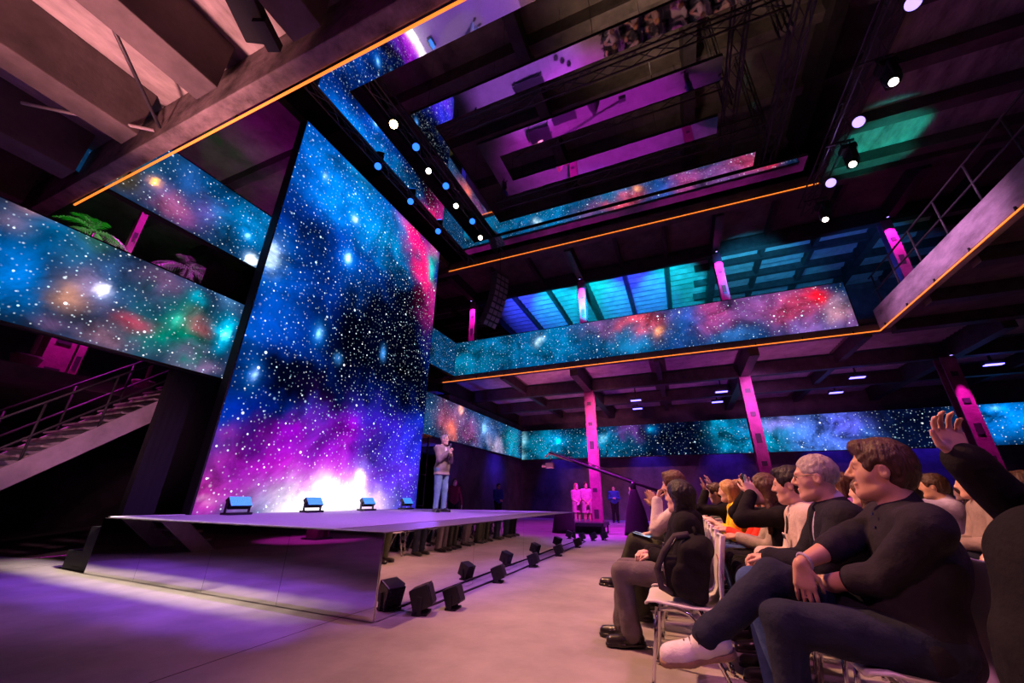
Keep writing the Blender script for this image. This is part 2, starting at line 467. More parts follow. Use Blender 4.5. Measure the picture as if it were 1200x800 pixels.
PICT['bl'] = [
    (12.52,3.91,0.71,0.72,(0.05,0.15,0.3),0.9), (13.93,4.24,0.85,0.64,(0.45,0.15,0.25),0.9), (14.75,4.69,0.3,0.3,(1.2,0.5,0.3),1.2), (14.14,3.73,0.42,0.35,(0.9,0.3,0.25),1.0),
    (15.86,3.92,0.76,0.46,(0.4,0.12,0.3),0.9), (17.16,4.24,0.38,0.33,(0.7,1.2,1.5),1.3), (17.36,4.15,0.99,0.59,(0.2,0.3,0.6),0.8), (18.6,3.59,0.87,0.35,(0.6,0.5,0.7),0.9),
    (20.65,4.02,0.91,0.77,(0.03,0.5,0.7),1.0)]
PICT['uf'] = [
    (-8.18,6.6,1.67,0.65,(0.02,0.3,0.45),0.9), (-4.66,7.09,0.33,0.31,(1.6,1.9,2),1.4), (-4.41,6.86,1.41,0.76,(0.04,0.35,0.65),1.0), (-7.14,6.86,0.98,0.65,(0.02,0.28,0.5),0.8),
    (-2.33,6.73,0.96,0.72,(0.05,0.2,0.4),0.8), (-0.67,7.25,0.66,0.35,(1,0.2,0.25),1.0), (-0.06,6.8,0.37,0.31,(1.3,0.5,0.12),1.1), (-1.08,6.37,0.71,0.41,(0.1,0.4,0.7),0.7),
    (0.8,7.1,0.66,0.54,(0.1,0.2,0.6),0.8), (1.93,7.2,0.57,0.6,(0.75,0.2,0.5),0.9), (3.01,7.36,0.49,0.45,(0.4,0.2,0.5),0.8), (2.15,6.21,0.74,0.31,(0.12,0.3,0.65),0.8),
    (3.81,6.98,0.59,0.62,(0.65,0.2,0.45),0.9), (4.83,7.31,0.31,0.3,(1,0.08,0.12),1.1), (4.16,6.97,0.45,0.49,(0.8,0.15,0.25),0.7), (5.33,6.59,0.33,0.41,(0.85,0.5,0.6),0.9),
    (5.51,6.06,0.32,0.39,(0.4,0.2,0.5),0.8), (4.44,6.15,0.56,0.29,(0.4,0.25,0.6),0.8), (-2.28,7.27,0.65,0.37,(0.4,0.15,0.35),0.6)]
PICT['fb'] = [
    (-7.17,3.95,1.74,0.79,(0.02,0.33,0.5),1.0), (-6.38,4.16,0.31,0.24,(0.2,1,1.3),1.0), (-8.62,4.11,0.17,0.71,(0.7,1.2,1.4),0.9), (-3.76,4.14,0.33,0.28,(1.1,1.7,1.8),1.3),
    (-3.59,3.9,1.1,0.65,(0.03,0.35,0.6),0.9), (-2.46,4.63,0.63,0.37,(0.3,0.12,0.45),0.8), (-1.26,4.56,0.17,0.14,(0.2,0.9,1.2),0.9), (2.47,4.14,0.67,0.76,(0.04,0.5,0.75),1.0),
    (3.37,4.01,0.85,0.74,(0.08,0.45,0.8),1.0), (4.7,4.35,0.88,0.49,(0.5,0.4,0.95),1.0), (4.37,3.64,1.01,0.48,(0.05,0.45,0.6),0.9), (6.13,3.95,0.95,0.7,(0.25,0.45,1.1),1.0),
    (7.15,4.2,0.61,0.54,(0.3,0.3,1.1),0.9), (7.62,3.61,0.59,0.37,(0.2,0.4,1),0.7), (11.73,4.21,0.5,0.7,(0.02,0.35,0.9),1.0), (12.75,4.22,0.6,0.68,(0.03,0.4,0.95),1.0),
    (12.28,4.67,0.2,0.14,(0.6,1,1.4),0.9)]
# ------------------------------------------------------------------ the hall
VX0, VX1, VY0, VY1 = -9.2, 6.1, 1.9, 14.0          # the open well in the middle
Z1, Z2 = 5.8, 11.6                                  # undersides of the two galleries

struct(MB().box((-3, 8, -0.1), (46, 34, 0.2)).build('floor', M['floor']), 'pale stained concrete floor of the hall')
jb = MB()
for x in (-9.6, -3.15, 3.3, 9.7):
    jb.box((x, 8, 0.001), (0.007, 33, 0.002))
for y in (-3.2, 15.2):
    jb.box((-3, y, 0.001), (45, 0.008, 0.002))
struct(jb.build('trim_1', M['concrete']), 'dark joints cut into the concrete floor')
struct(MB().box((-3, 23.9, 8), (46, 0.4, 16)).build('wall_far', M['brick']))
struct(MB().box((-3, -7.2, 8), (46, 0.4, 16)).build('wall_back', M['brick']))
struct(MB().box((-20.2, 8, 8), (0.4, 31, 16)).build('wall_left', M['brick']))
struct(MB().box((17.2, 8, 8), (0.4, 31, 16)).build('wall_right', M['brick']))
struct(MB().box((-9.35, 19.2, 2.7), (0.3, 9.2, 5.4)).build('wall_inner', M['brick']), 'dark concrete wall behind the stage under the low LED band')

def corrugated(mb, x0, x1, y0, y1, z, pitch=0.22, amp=0.05):
    n = int((y1 - y0) / pitch * 2)
    vs, fs = [], []
    for i in range(n + 1):
        y = y0 + (y1 - y0) * i / n
        zz = z + (amp if i % 2 else 0)
        vs += [(x0, y, zz), (x1, y, zz)]
    for i in range(n):
        fs.append((2 * i, 2 * i + 1, 2 * i + 3, 2 * i + 2))
    return mb.add(vs, fs)

# near gallery, over the camera
c = struct(MB().box((-2.5, -2.8, 6.75), (34, 9.0, 0.3)).build('ceiling_near', M['concrete_light']), 'coffered concrete underside of the gallery overhead')
MB().box((-2.5, 1.79, 6.2), (34, 0.22, 0.76), bev=0.02).build('edge_beam', M['concrete_mid'], c)
MB().box((-2.5, -1.2, 6.15), (34, 0.4, 1.0)).build('beam', M['concrete'], c)
for x in np.arange(-17.3, 13, 1.76):
    MB().box((x + 0.06, -0.0, 6.2), (0.42, 3.1, 0.8), bev=0.015).build('beam', M['concrete'], c)  # shade on these beams is in the colour: darker concrete than the panels
# far gallery, first level
c = struct(MB().box((-1.5, 19, 6.25), (36, 9.6, 0.16)).build('ceiling_far', M['concrete']), 'underside of the far gallery with steel beams and metal sheets')
MB().box((-1.5, 14.15, 5.93), (36, 0.3, 0.2)).build('edge_beam', M['concrete'], c)
for k, x in enumerate(np.arange(-18.9, 16.5, 3.1)):
    big = k % 2 == 1
    MB().box((x, 18.9, 5.87 if big else 5.97), (0.3 if big else 0.2, 9.2, 0.62 if big else 0.42)).build('beam', M['steel_dark'], c)
    for (y0, y1) in ((14.5, 16.9), (17.3, 20.0), (20.4, 23.6)):
        corrugated(MB(), x + 0.3, x + 2.8, y0 + 0.15, y1 - 0.15, 6.07).build('metal_sheet', M['corrugated'], c)
for y in (17.1, 20.2):
    MB().box((-1.5, y, 5.85), (36, 0.26, 0.5)).build('beam', M['steel_dark'], c)
# right gallery, first level
c = struct(MB().box((11.7, 7.9, 6.2), (10.8, 12.2, 0.3)).build('ceiling_right', M['concrete']), 'dark underside of the right gallery')
MB().box((6.22, 7.95, 6.17), (0.24, 12.1, 0.64), bev=0.02).build('edge_beam', M['concrete_light'], c)
for y in np.arange(2.6, 14, 1.9):
    MB().box((11.7, y, 5.92), (10.6, 0.3, 0.4)).build('beam', M['steel_dark'], c)
# second level
c = struct(MB().box((-1.5, 19, 12.1), (36, 9.6, 0.2)).build('ceiling_upper_far', M['concrete']), 'underside of the upper far gallery with ribbed sheets')
MB().box((-1.5, 14.15, 11.8), (36, 0.3, 0.5)).build('edge_beam', M['concrete'], c)
for k, x in enumerate(np.arange(-18.0 + 0.1333, 16.5, 2.0667)):
    big = k % 3 == 1
    MB().box((x, 18.9, 11.72 if big else 11.85), (0.3 if big else 0.16, 9.2, 0.6 if big else 0.36)).build('beam', M['steel_dark'], c)
    corrugated(MB(), x + 0.14, x + 1.93, 17.35, 23.6, 11.88, 0.56, 0.10).build('metal_sheet', M['corrugated'], c)
MB().box((-1.5, 17.1, 11.62), (36, 0.3, 0.6)).build('beam', M['steel_dark'], c)
for y in (18.6, 20.2, 21.8):
    MB().box((9.0, y, 11.78), (14, 0.2, 0.4)).build('beam', M['steel_dark'], c)
c = struct(MB().box((11.6, 7.95, 12.05), (11.0, 12.0, 0.3)).build('ceiling_upper_right', M['concrete_light']), 'concrete underside of the upper right gallery')
MB().box((6.15, 7.95, 11.8), (0.3, 12.0, 0.5)).build('edge_beam', M['concrete'], c)
for y in np.arange(2.9, 14, 1.76):
    MB().box((11.6, y, 11.75), (10.8, 0.36, 0.5)).build('beam', M['concrete'], c)
c = struct(MB().box((-14.8, 8, 12.05), (10.6, 31, 0.3)).build('ceiling_upper_left', M['concrete']), 'dark underside of the upper left gallery')
for y in np.arange(-5, 23, 2.2):
    MB().box((-14.8, y, 11.75), (10.4, 0.3, 0.4)).build('beam', M['steel_dark'], c)
# roof
c = struct(MB().box((-1.5, 8, 16.2), (40, 34, 0.4)).build('ceiling', M['concrete']), 'dark roof high above the well')
for y in np.arange(-5, 23, 2.6):
    MB().box((-1.5, y, 15.7), (39, 0.35, 0.7)).build('beam', M['concrete'], c)
for x in (-9.0, -3, 2.2, 6.4):
    MB().box((x, 8, 15.3), (0.4, 33, 0.9)).build('beam', M['steel_dark'], c)
# mezzanine on the left
c = struct(MB().box((-15.7, 8, 3.22), (8.8, 30, 0.26)).build('floor_mezzanine', M['concrete']), 'mezzanine floor behind the staircase')
MB().box((-10.2, 9.6, 3.22), (2.2, 9.2, 0.26)).build('landing_slab', M['concrete'], c)

# neon lines along the gallery edges
for label, pts in (
        ('orange neon line along the concrete edge overhead', [(-9.25, 1.93, Z1), (6.1, 1.93, Z1)]),
        ('orange neon line under the LED band of the far gallery', [(-9.25, 13.97, Z1), (6.08, 13.97, Z1)]),
        ('orange neon line along the right gallery edge below the railing', [(6.08, 13.97, Z1), (6.08, 1.95, Z1)]),
        ('orange neon line on the edge of the upper far gallery', [(-9.4, 13.97, Z2), (6.0, 13.97, Z2)])):
    t = empty('neon_tube', label, 'neon light', pts[0])
    o = Vector(pts[0])
    q = [Vector(p) - o for p in pts]
    MB().tube(q, 0.017, 8).build('glowing_tube', M['neon'], t, True)
    d = q[1] - q[0]
    for i in range(int((d.length - 0.5) / 1.3) + 1):
        MB().box(q[0] + d * ((i + 0.3) * 1.3 / d.length) + Vector((0, 0, 0.05)), (0.03, 0.03, 0.09)).build('clip', M['black'], t)

# ------------------------------------------------------------------ pillars, each lit from its top
def pillar(x, y, z0, z1, label, w=0.40, power=170, fixture=True, face=-1, facex=0, cone=30):
    t = empty('pillar', label, 'pillar', (x, y, z0))
    t['kind'] = 'structure'
    h = z1 - z0
    if facex:
        MB().box((facex * (w / 2 - 0.02), 0, h / 2), (0.04, w, h)).box((-facex * (w / 2 - 0.02), 0, h / 2), (0.04, w, h)).build('flange', M['pillar'], t)
        MB().box((0, 0, h / 2), (w - 0.08, 0.05, h)).build('web', M['pillar'], t)
    else:
        MB().box((0, -w / 2 + 0.02, h / 2), (w, 0.04, h)).build('flange', M['pillar'], t)
        MB().box((0, w / 2 - 0.02, h / 2), (w, 0.04, h)).build('flange', M['pillar'], t)
        MB().box((0, 0, h / 2), (0.05, w - 0.08, h)).build('web', M['pillar'], t)
    pl = MB()
    for k in range(int(h / 0.9)):
        if facex:
            pl.box((facex * (w / 2 + 0.006), 0, 0.5 + 0.9 * k), (0.012, w * 0.55, 0.16 if k % 3 else 0.34))
        else:
            pl.box((0, -w / 2 - 0.006, 0.5 + 0.9 * k), (w * 0.45, 0.012, 0.16 if k % 3 else 0.34))
    pl.build('batten_plate', M['steel_dark'], t)
    MB().box((0, 0, 0.02), (w + 0.16, w + 0.16, 0.04)).build('base_plate', M['steel_dark'], t)
    if power:
        dx, dy = (facex, 0) if facex else (0, face)
        spot((x + dx * (w / 2 + 0.32), y + dy * (w / 2 + 0.32), z1 - 0.05), (x + dx * w / 2, y + dy * w / 2, z0 + h * 0.22), power, MAGENTA, cone, 0.6, 0.02)
    if fixture:
        dx, dy = (facex, 0) if facex else (0, face)
        f = empty('pinspot', 'small pinspot on the ' + label, 'spotlight', (x + dx * (w / 2 + 0.22), y + dy * (w / 2 + 0.22), z1 - 0.02))
        MB().lathe([(0.045, 0), (0.05, 0.02), (0.05, 0.12), (0.03, 0.16)], 12).build('housing', M['black'], f)
        MB().lathe([(0.038, -0.004), (0.038, 0.002)], 12).build('lens', M['lens_violet'], f)
        MB().box((-dx * 0.12, -dy * 0.12, 0.10), (0.03 + abs(dx) * 0.22, 0.03 + abs(dy) * 0.22, 0.025)).build('arm', M['black'], f)
    return t
nm = {-9.6: 'magenta lit steel pillar behind the speaker', -3.4: 'magenta lit steel pillar beside the two women in pink', 2.8: 'magenta lit steel pillar above the heads of the front rows', 8.8: 'magenta lit steel pillar at the right by the raised hand'}
for x, l in nm.items():
    pillar(x, 17.1, 0, 5.6, l, power={-9.6: 150, -3.4: 620, 2.8: 720, 8.8: 1000}[x])
nm = {-9.6: 'short magenta upper pillar left of the line array', -3.4: 'magenta upper pillar in front of teal sheets', 2.8: 'magenta upper pillar above the red part of the LED band', 8.8: 'magenta upper pillar behind the railing'}
for x, l in nm.items():
    pillar(x, 17.1, 6.35, 11.35, l, w=0.34, power=800, cone=75)
pillar(-12.6, 3.82, 3.35, 11.5, 'thin magenta pillar behind the staircase', w=0.14, power=6000, facex=1)
spot((-12.1, 3.85, 5.8), (-12.55, 3.82, 3.9), 260, MAGENTA, 60, 0.7, 0.03)  # extra spot added to brighten the lower part of the thin pillar
pillar(-14.6, 4.0, 3.35, 6.9, 'broad magenta pillar far behind the staircase', w=0.5, power=900, facex=1, fixture=False)
for x in (-9.6, -3.4, 2.8):
    pillar(x, -1.6, 0, 5.6, {-9.6: 'magenta pillar at the left behind the stage front seen in the mirror', -3.4: 'magenta pillar behind the viewer seen in the stage mirror', 2.8: 'magenta pillar behind the viewer, right of the mirror image'}[x], power=900, face=1, fixture=False)

# two thin braces under the slab overhead
for a, b, l in (((-4.9, 0.45, 5.86), (-6.12, 1.62, 5.86), 'thin dark brace rod crossing the lit coffer'), ((-7.4, 0.7, 5.86), (-6.25, 1.62, 5.86), 'thin pale brace rod left of the crossing rod')):
    o = MB().tube([a, b], 0.022, 8).build('brace_rod', M['steel_dark'] if a[0] > -5 else M['concrete_light'], None, True)
    tag(o, l, 'rod')
# clutter fixed to the slab near the right coffer
o = MB().box((-3.55, 1.15, 5.8), (0.3, 0.55, 0.16), Matrix.Rotation(0.5, 4, 'Z'), 0.02).box((-3.5, 1.35, 5.72), (0.14, 0.3, 0.12), Matrix.Rotation(0.4, 4, 'Z')).build('cable_box', M['black'])
tag(o, 'dark cable box fixed under the slab overhead', 'box')

# ------------------------------------------------------------------ LED walls
def led_wall(label, plane, val, thick, rects, group=None):
    """rects: (h0, h1, v0, v1, picture, base, material, seed)"""
    t = empty('led_wall', label, 'screen', (0, 0, 0), group=group)
    for (h0, h1, v0, v1, pic, base, m, seed) in rects:
        e = 0.03
        hc, hl, vc, vl = (h0 + h1) / 2, h1 - h0 + 2 * e, (v0 + v1) / 2, v1 - v0 + 2 * e
        if plane == 'x':
            MB().box((val - thick / 2 - 0.006, hc, vc), (thick, hl, vl)).build('cabinet', M['black'], t)
        else:
            MB().box((hc, val + thick / 2 + 0.006, vc), (hl, thick, vl)).build('cabinet', M['black'], t)
        led_sheet('screen', plane, val, h0, h1, v0, v1, base, PICT[pic], m, t, 0.085 if pic == 'main' else 0.08, seed=seed)
    return t
LM = led_material('led_main', 'x', 6.2, 1.0, 0.62, 0.55)
LX = led_material('led_side', 'x', 8.0, 1.0, 0.6, 1.1)
LY = led_material('led_front', 'y', 6.2, 0.9, 0.7, 0.8)
LF = led_material('led_far', 'y', 5.0, 0.8, 0.8, 0.9)
led_wall('huge tall LED wall with blue and magenta nebula behind the stage', 'x', -8.0, 0.25, [(4.6, 11.1, 0.68, 10.45, 'main', (0.006, 0.05, 0.27), LM, 2.0)])
led_wall('upper LED band at left ending at the tall LED wall', 'x', -8.7, 0.12, [(-2.0, 4.83, 6.1, 7.6, 'ul', (0.025, 0.075, 0.16), LX, 8.0)])
led_wall('lower LED band at left with teal and pink nebula over the staircase', 'x', -8.7, 0.12, [(-4.0, 4.83, 3.36, 5.1, 'll', (0.045, 0.085, 0.17), LX, 12.0)])
led_wall('long LED band on the far gallery turning the corner behind the tall wall', 'y', 14.0, 0.12, [(-8.7, 5.64, 6.05, 7.6, 'uf', (0.015, 0.07, 0.18), LY, 21.0)])
led_wall('short return of the upper LED band beside the tall wall', 'x', -8.7, 0.12, [(11.0, 14.0, 6.05, 7.6, 'uf', (0.01, 0.10, 0.22), LX, 3.0)])
led_wall('low LED band with reddish nebula above the speaker', 'x', -8.7, 0.12, [(11.15, 22.1, 3.26, 4.87, 'bl', (0.025, 0.07, 0.17), LX, 33.0)])
led_wall('low LED band along the far wall with blue nebula', 'y', 22.2, 0.12, [(-8.7, 15.5, 3.2, 4.85, 'fb', (0.006, 0.012, 0.045), LF, 41.0)])

# black drape and scaffold beside the tall wall
tag(MB().box((-9.02, 4.55, 2.95), (0.16, 1.0, 5.9)).build('black_drape', M['black_drape']), 'black drape hanging along the left side of the tall LED wall', 'drape')
sc = empty('scaffold', 'dark scaffold tower with a yellow bar at the right side of the tall wall', 'scaffold', (-8.5, 11.45, 0))
for dx, dy in ((-0.3, 0), (0.1, 0), (-0.3, 0.6), (0.1, 0.6)):
    MB().tube([(dx, dy, 0), (dx, dy, 3.2)], 0.03).build('upright', M['steel_dark'], sc, True)
MB().box((-0.1, 0.3, 3.14), (0.6, 0.75, 0.06)).build('yellow_bar', M['yellow_paint'], sc)['label'] = 'yellow top bar'
for z in (0.8, 1.8, 2.7):
    MB().tube([(0.1, 0, z), (0.1, 0.6, z)], 0.02).tube([(-0.3, 0, z), (0.1, 0, z)], 0.02).build('ledger', M['steel_dark'], sc, True)
spot((-8.9, 12.6, 0.4), (-9.4, 14.8, 3.0), 700, BLUE, 60, 0.7, 0.05)

# ------------------------------------------------------------------ stage
FL, FR, BR, BL = (-8.14, 3.50), (-2.76, 3.36), (-2.76, 10.8), (-7.95, 10.8)
st = empty('stage', 'raised stage clad in mirror with a violet lit deck', 'stage', (0, 0, 0))
MB().prism([FL, FR, BR, BL], 0.69, 0.735).build('deck', M['deck_edge'], st)
MB().prism([(FL[0] + 0.03, FL[1] + 0.03), (-3.46, 3.41), (-3.38, 10.78), (BL[0], 10.78)], 0.735, 0.741).build('carpet', M['carpet'], st)
def panel(a, b, z0, z1, name, off=0.012):
    a, b = Vector((*a, 0)), Vector((*b, 0))
    d = (b - a)
    n = Vector((d.y, -d.x, 0)).normalized() * off
    q = [a, b, b + n, a + n]
    return MB().prism([(p.x, p.y) for p in q], z0, z1).build(name, M['mirror'], st)
fl, fr = Vector(FL), Vector(FR)
cuts = [0.0, 0.245, 0.52, 0.76, 1.0]
for i in range(4):
    a, b = fl.lerp(fr, cuts[i]), fl.lerp(fr, cuts[i + 1])
    g = (b - a).normalized() * 0.002
    panel(a + g, b - g, 0.008, 0.728, 'mirror_panel')
br = Vector(BR)
for i in range(4):
    a, b = fr.lerp(br, i / 4), fr.lerp(br, (i + 1) / 4)
    g = (b - a).normalized() * 0.002
    panel(a + g, b - g, 0.008, 0.728, 'mirror_panel')
MB().prism([(FL[0] + 0.05, FL[1] + 0.05), (FR[0] - 0.05, FR[1] + 0.05), (BR[0] - 0.05, BR[1] - 0.02), (BL[0] + 0.05, BL[1] - 0.02)], 0.0, 0.68).build('core', M['black'], st)
MB().box((-8.15, 4.2, 0.744), (0.05, 1.3, 0.016)).build('white_edge_strip', M['white_plastic'], st)['label'] = 'white edge strip at the left end'
sp_ = empty('stage_steps', 'black stepped block at the left end of the mirrored stage', 'steps', (-8.2, 3.95, 0))
MB().box((-0.18, 0, 0.3), (0.34, 0.8, 0.6)).build('upper_step', M['black'], sp_)
MB().box((-0.55, 0, 0.13), (0.42, 0.8, 0.26)).build('lower_step', M['black'], sp_)

# low black risers and cases beyond the stage
for (x, y, sx, sy, h, l) in ((-4.3, 12.6, 1.5, 1.6, 0.42, 'low black riser just behind the far end of the stage'), (-3.2, 14.2, 1.3, 1.1, 0.34, 'low black riser between stage end and the women in pink'), (-4.7, 14.9, 1.2, 0.9, 0.5, 'taller black riser behind the low risers')):
    t = empty('platform', l, 'platform', (x, y, 0))
    MB().box((0, 0, h - 0.05), (sx, sy, 0.1), bev=0.012).build('top', M['black_gloss'], t)
    for a in (-1, 1):
        for b in (-1, 1):
            MB().tube([(a * (sx / 2 - 0.06), b * (sy / 2 - 0.06), 0), (a * (sx / 2 - 0.06), b * (sy / 2 - 0.06), h - 0.06)], 0.024).build('leg', M['black'], t, True)
    MB().box((0, sy * 0.2, (h - 0.1) / 2), (sx * 0.8, sy * 0.4, h - 0.12)).build('case', M['black'], t)

# wash lights at the back edge of the stage
def wash_light(y, label):
    t = empty('wash_light', label, 'stage light', (-7.5, y, 0.742), group='wash lights along the foot of the tall LED wall')
    MB().box((0, 0, 0.02), (0.26, 0.42, 0.04), bev=0.008).build('base', M['black_gloss'], t)
    for s in (-1, 1):
        MB().box((0, s * 0.215, 0.11), (0.05, 0.016, 0.18)).build('yoke', M['black_gloss'], t)
    R = Matrix.Rotation(math.radians(-38), 4, 'Y')
    h = MB().box((0, 0, 0.195), (0.10, 0.40, 0.20), None, 0.012)
    h.v = [tuple(R @ (Vector(v) - Vector((0, 0, 0.195))) + Vector((0, 0, 0.195))) for v in h.v]
    h = h.build('head', M['black_gloss'], t)
    f = MB()
    for i in range(12):
        for j in range(6):
            f.box((0.052, -0.178 + i * 0.0324, -0.078 + j * 0.0312), (0.006, 0.029, 0.028))
    f.v = [tuple(R @ Vector(v) + Vector((0, 0, 0.195))) for v in f.v]
    f.build('lit_face', M['wash_face'], h)
for y, l in ((5.05, 'blue lit wash light at the left on the stage'), (6.68, 'blue lit wash light in front of the white nebula'), (8.35, 'third wash light, right of the white nebula'), (9.95, 'small pale wash light nearest the speaker')):
    wash_light(y, l)

# floor lights along the mirrored side
def floor_light(x, y, rot, label, tilt=20):
    t = empty('floor_light', label, 'stage light', (x, y, 0), rot, group='black floor lights beside the stage')
    k = 0.92 if 'nearest' in label else 0.76
    t.scale = (k, k, k)
    MB().box((0, 0, 0.012), (0.16, 0.22, 0.024), bev=0.005).build('base', M['black'], t)
    for s in (-1, 1):
        MB().box((0, s * 0.125, 0.09), (0.045, 0.012, 0.17)).build('bracket', M['black'], t)
    R = Matrix.Rotation(math.radians(-tilt), 4, 'Y')
    b = MB().box((0, 0, 0), (0.21, 0.22, 0.21), R, 0.014)
    b.v = [(v[0], v[1], v[2] + 0.155) for v in b.v]
    b = b.build('head', M['black_gloss'], t)
    f = MB().box((0.108, 0, 0), (0.01, 0.18, 0.17), None, 0.003)
    f.v = [tuple(R @ Vector(v) + Vector((0, 0, 0.155))) for v in f.v]
    f.build('lens', M['black'], b)
    g = MB()
    for k in range(7):
        g.box((-0.108, 0, -0.075 + 0.025 * k), (0.008, 0.17, 0.01))
    g.v = [tuple(R @ Vector(v) + Vector((0, 0, 0.155))) for v in g.v]
    g.build('cooling_fins', M['black'], b)
for (x, y, r, l) in ((-2.55, 3.80, 0.35, 'black floor light nearest the mirrored corner'), (-2.36, 4.08, 0.15, 'second black floor light beside the one at the mirrored corner'), (-2.5, 5.5, 0.2, 'black floor light next along the mirrored side'), (-2.5, 6.9, 0.1, 'black floor light halfway along the mirrored side'), (-2.5, 8.38, 0.15, 'black floor light with two thirds of the mirror behind it'), (-2.5, 9.98, 0.1, 'black floor light near the far end of the mirror'), (-2.75, 11.5, 0.2, 'black floor light just past the stage end'), (-2.5, 11.75, 0.0, 'middle one of the three floor lights past the stage end'), (-2.25, 12.0, -0.1, 'outermost floor light past the stage end')):
    floor_light(x, y, r, l)
o = MB().tube([(-2.62, 3.9, 0.012), (-2.6, 5.0, 0.012), (-2.58, 6.2, 0.012), (-2.6, 7.6, 0.012), (-2.58, 9.2, 0.012), (-2.62, 11.3, 0.012)], 0.011, 6).build('cable', M['black'], None, True)
tag(o, 'black cable linking the floor lights along the mirror', 'cable')

# ------------------------------------------------------------------ staircase at the left
t = empty('staircase', 'steel staircase rising under the lower left LED band', 'staircase', (-9.5, 1.1, 0))
DY, DZ, NS = 3.9, 3.35, 19
def stringer(x):
    a = 0.36
    q = [(-0.1, 0), (0.32, 0), (DY + 0.2, DZ - 0.16), (DY + 0.2, DZ + 0.12), (DY, DZ + 0.12)]
    vs = [(x, y, z) for y, z in q] + [(x - 0.06, y, z) for y, z in q]
    n = len(q)
    return MB().add(vs, [tuple(range(n)), tuple(range(2 * n - 1, n - 1, -1))] + [(i, n + i, n + (i + 1) % n, (i + 1) % n) for i in range(n)])
M['stringer'] = mat('stringer_paint', (0.55, 0.45, 0.48), 0.7, vary=0.25, vscale=3)
stringer(0.0).build('stringer', M['stringer'], t)
stringer(-1.55).build('stringer', M['stringer'], t)
for i in range(NS):
    f = (i + 1) / NS
    MB().box((-0.8, DY * f - 0.08, DZ * f + 0.02), (1.48, 0.27, 0.035)).build('tread', M['concrete_light'], t)
for x in (-0.03, -1.58):
    for i in range(6):
        f = i / 5
        MB().tube([(x, 0.2 + (DY - 0.2) * f, DZ * f + 0.05), (x, 0.2 + (DY - 0.2) * f, DZ * f + 1.1)], 0.018).build('baluster', M['steel_dark'], t, True)
    for z in (0.55, 1.1):
        MB().tube([(x, 0.2, 0.05 + z), (x, DY, DZ + z)], 0.02).build('handrail', M['steel_dark'], t, True)
spot((-5.5, 0.0, 3.6), (-9.5, 3.4, 2.2), 520, (1.0, 0.40, 0.62), 32, 0.8, 0.1)
spot((-12.6, 3.0, 3.6), (-12.4, 4.6, 11.6), 350, MAGENTA, 60, 0.8, 0.1)
spot((-11.2, 5.0, 3.6), (-12.2, 5.0, 6.9), 900, (0.9, 0.02, 1.0), 70, 0.8, 0.1)

# palms on the mezzanine
def palm(x, y, h, m, label, seed, n=9, size=0.95):
    r = random.Random(seed)
    t = empty('potted_palm', label, 'plant', (x, y, 3.35))
    MB().lathe([(0.16, 0), (0.22, 0.3), (0.235, 0.36), (0.20, 0.36)], 16).build('pot', M['terracotta'], t, True)
    pts = [(0.05 * math.sin(k), 0.04 * math.cos(k * 1.3), 0.3 + (h - 0.3) * k / 5) for k in range(6)]
    MB().tube(pts, 0.045, 8, 0.028).build('trunk', M['terracotta'], t, True)
    for k in range(n):
        a = 2 * PI * k / n + r.uniform(-0.25, 0.25)
        up = r.uniform(0.2, 0.9)
        mb = MB()
        top = Vector((pts[-1][0], pts[-1][1], h))
        spine = []
        for i in range(7):
            f = i / 6
            spine.append(top + Vector((math.cos(a) * size * f, math.sin(a) * size * f, size * (up * f - 0.85 * f * f))))
        mb.tube(spine, 0.010, 5, 0.003)
        for i in range(1, 14):
            f = i / 14
            k0 = min(5, int(f * 6))
            p = spine[k0].lerp(spine[k0 + 1], f * 6 - k0)
            dr = (spine[k0 + 1] - spine[k0]).normalized()
            sd = dr.cross(Vector((0, 0, 1))).normalized()
            l = 0.34 * math.sin(PI * (0.15 + 0.8 * f)) * size
            for s in (-1, 1):
                tip = p + (sd * s + dr * 0.7).normalized() * l + Vector((0, 0, -0.25 * l))
                w = dr * 0.018
                mid = p.lerp(tip, 0.5) + Vector((0, 0, 0.03))
                mb.add([p - w, p + w, mid + w, tip, mid - w], [(0, 1, 2, 3, 4)])
        mb.build('frond', m, t)
palm(-12.2, 3.0, 3.55, M['leaf_green'], 'green lit potted palm at the left, between the LED bands', 1, size=0.72)
palm(-11.7, 6.45, 3.4, M['leaf_green'], 'green lit potted palm beside the tall LED wall', 2, size=0.62)
palm(-12.2, 5.0, 3.7, M['leaf_purple'], 'magenta lit potted palm between the two green ones', 3, size=0.85)
spot((-10.4, 6.0, 4.3), (-11.7, 6.1, 6.6), 240, (0.05, 1.0, 0.08), 60, 0.7, 0.05)
spot((-10.9, 2.6, 4.3), (-12.2, 3.0, 6.8), 240, (0.05, 1.0, 0.08), 60, 0.7, 0.05)

# ------------------------------------------------------------------ railing on the right gallery
t = empty('railing', 'thin steel railing on the right gallery edge', 'railing', (6.25, 1.9, 6.48))
for y in np.arange(0.3, 12.1, 1.15):
    MB().tube([(0, y, -0.02), (0, y, 1.06)], 0.024).build('post', M['steel_dark'], t, True)
for z in (0.55, 1.04):
    MB().tube([(0, 0, z), (0, 12.0, z)], 0.024).build('rail', M['steel_dark'], t, True)

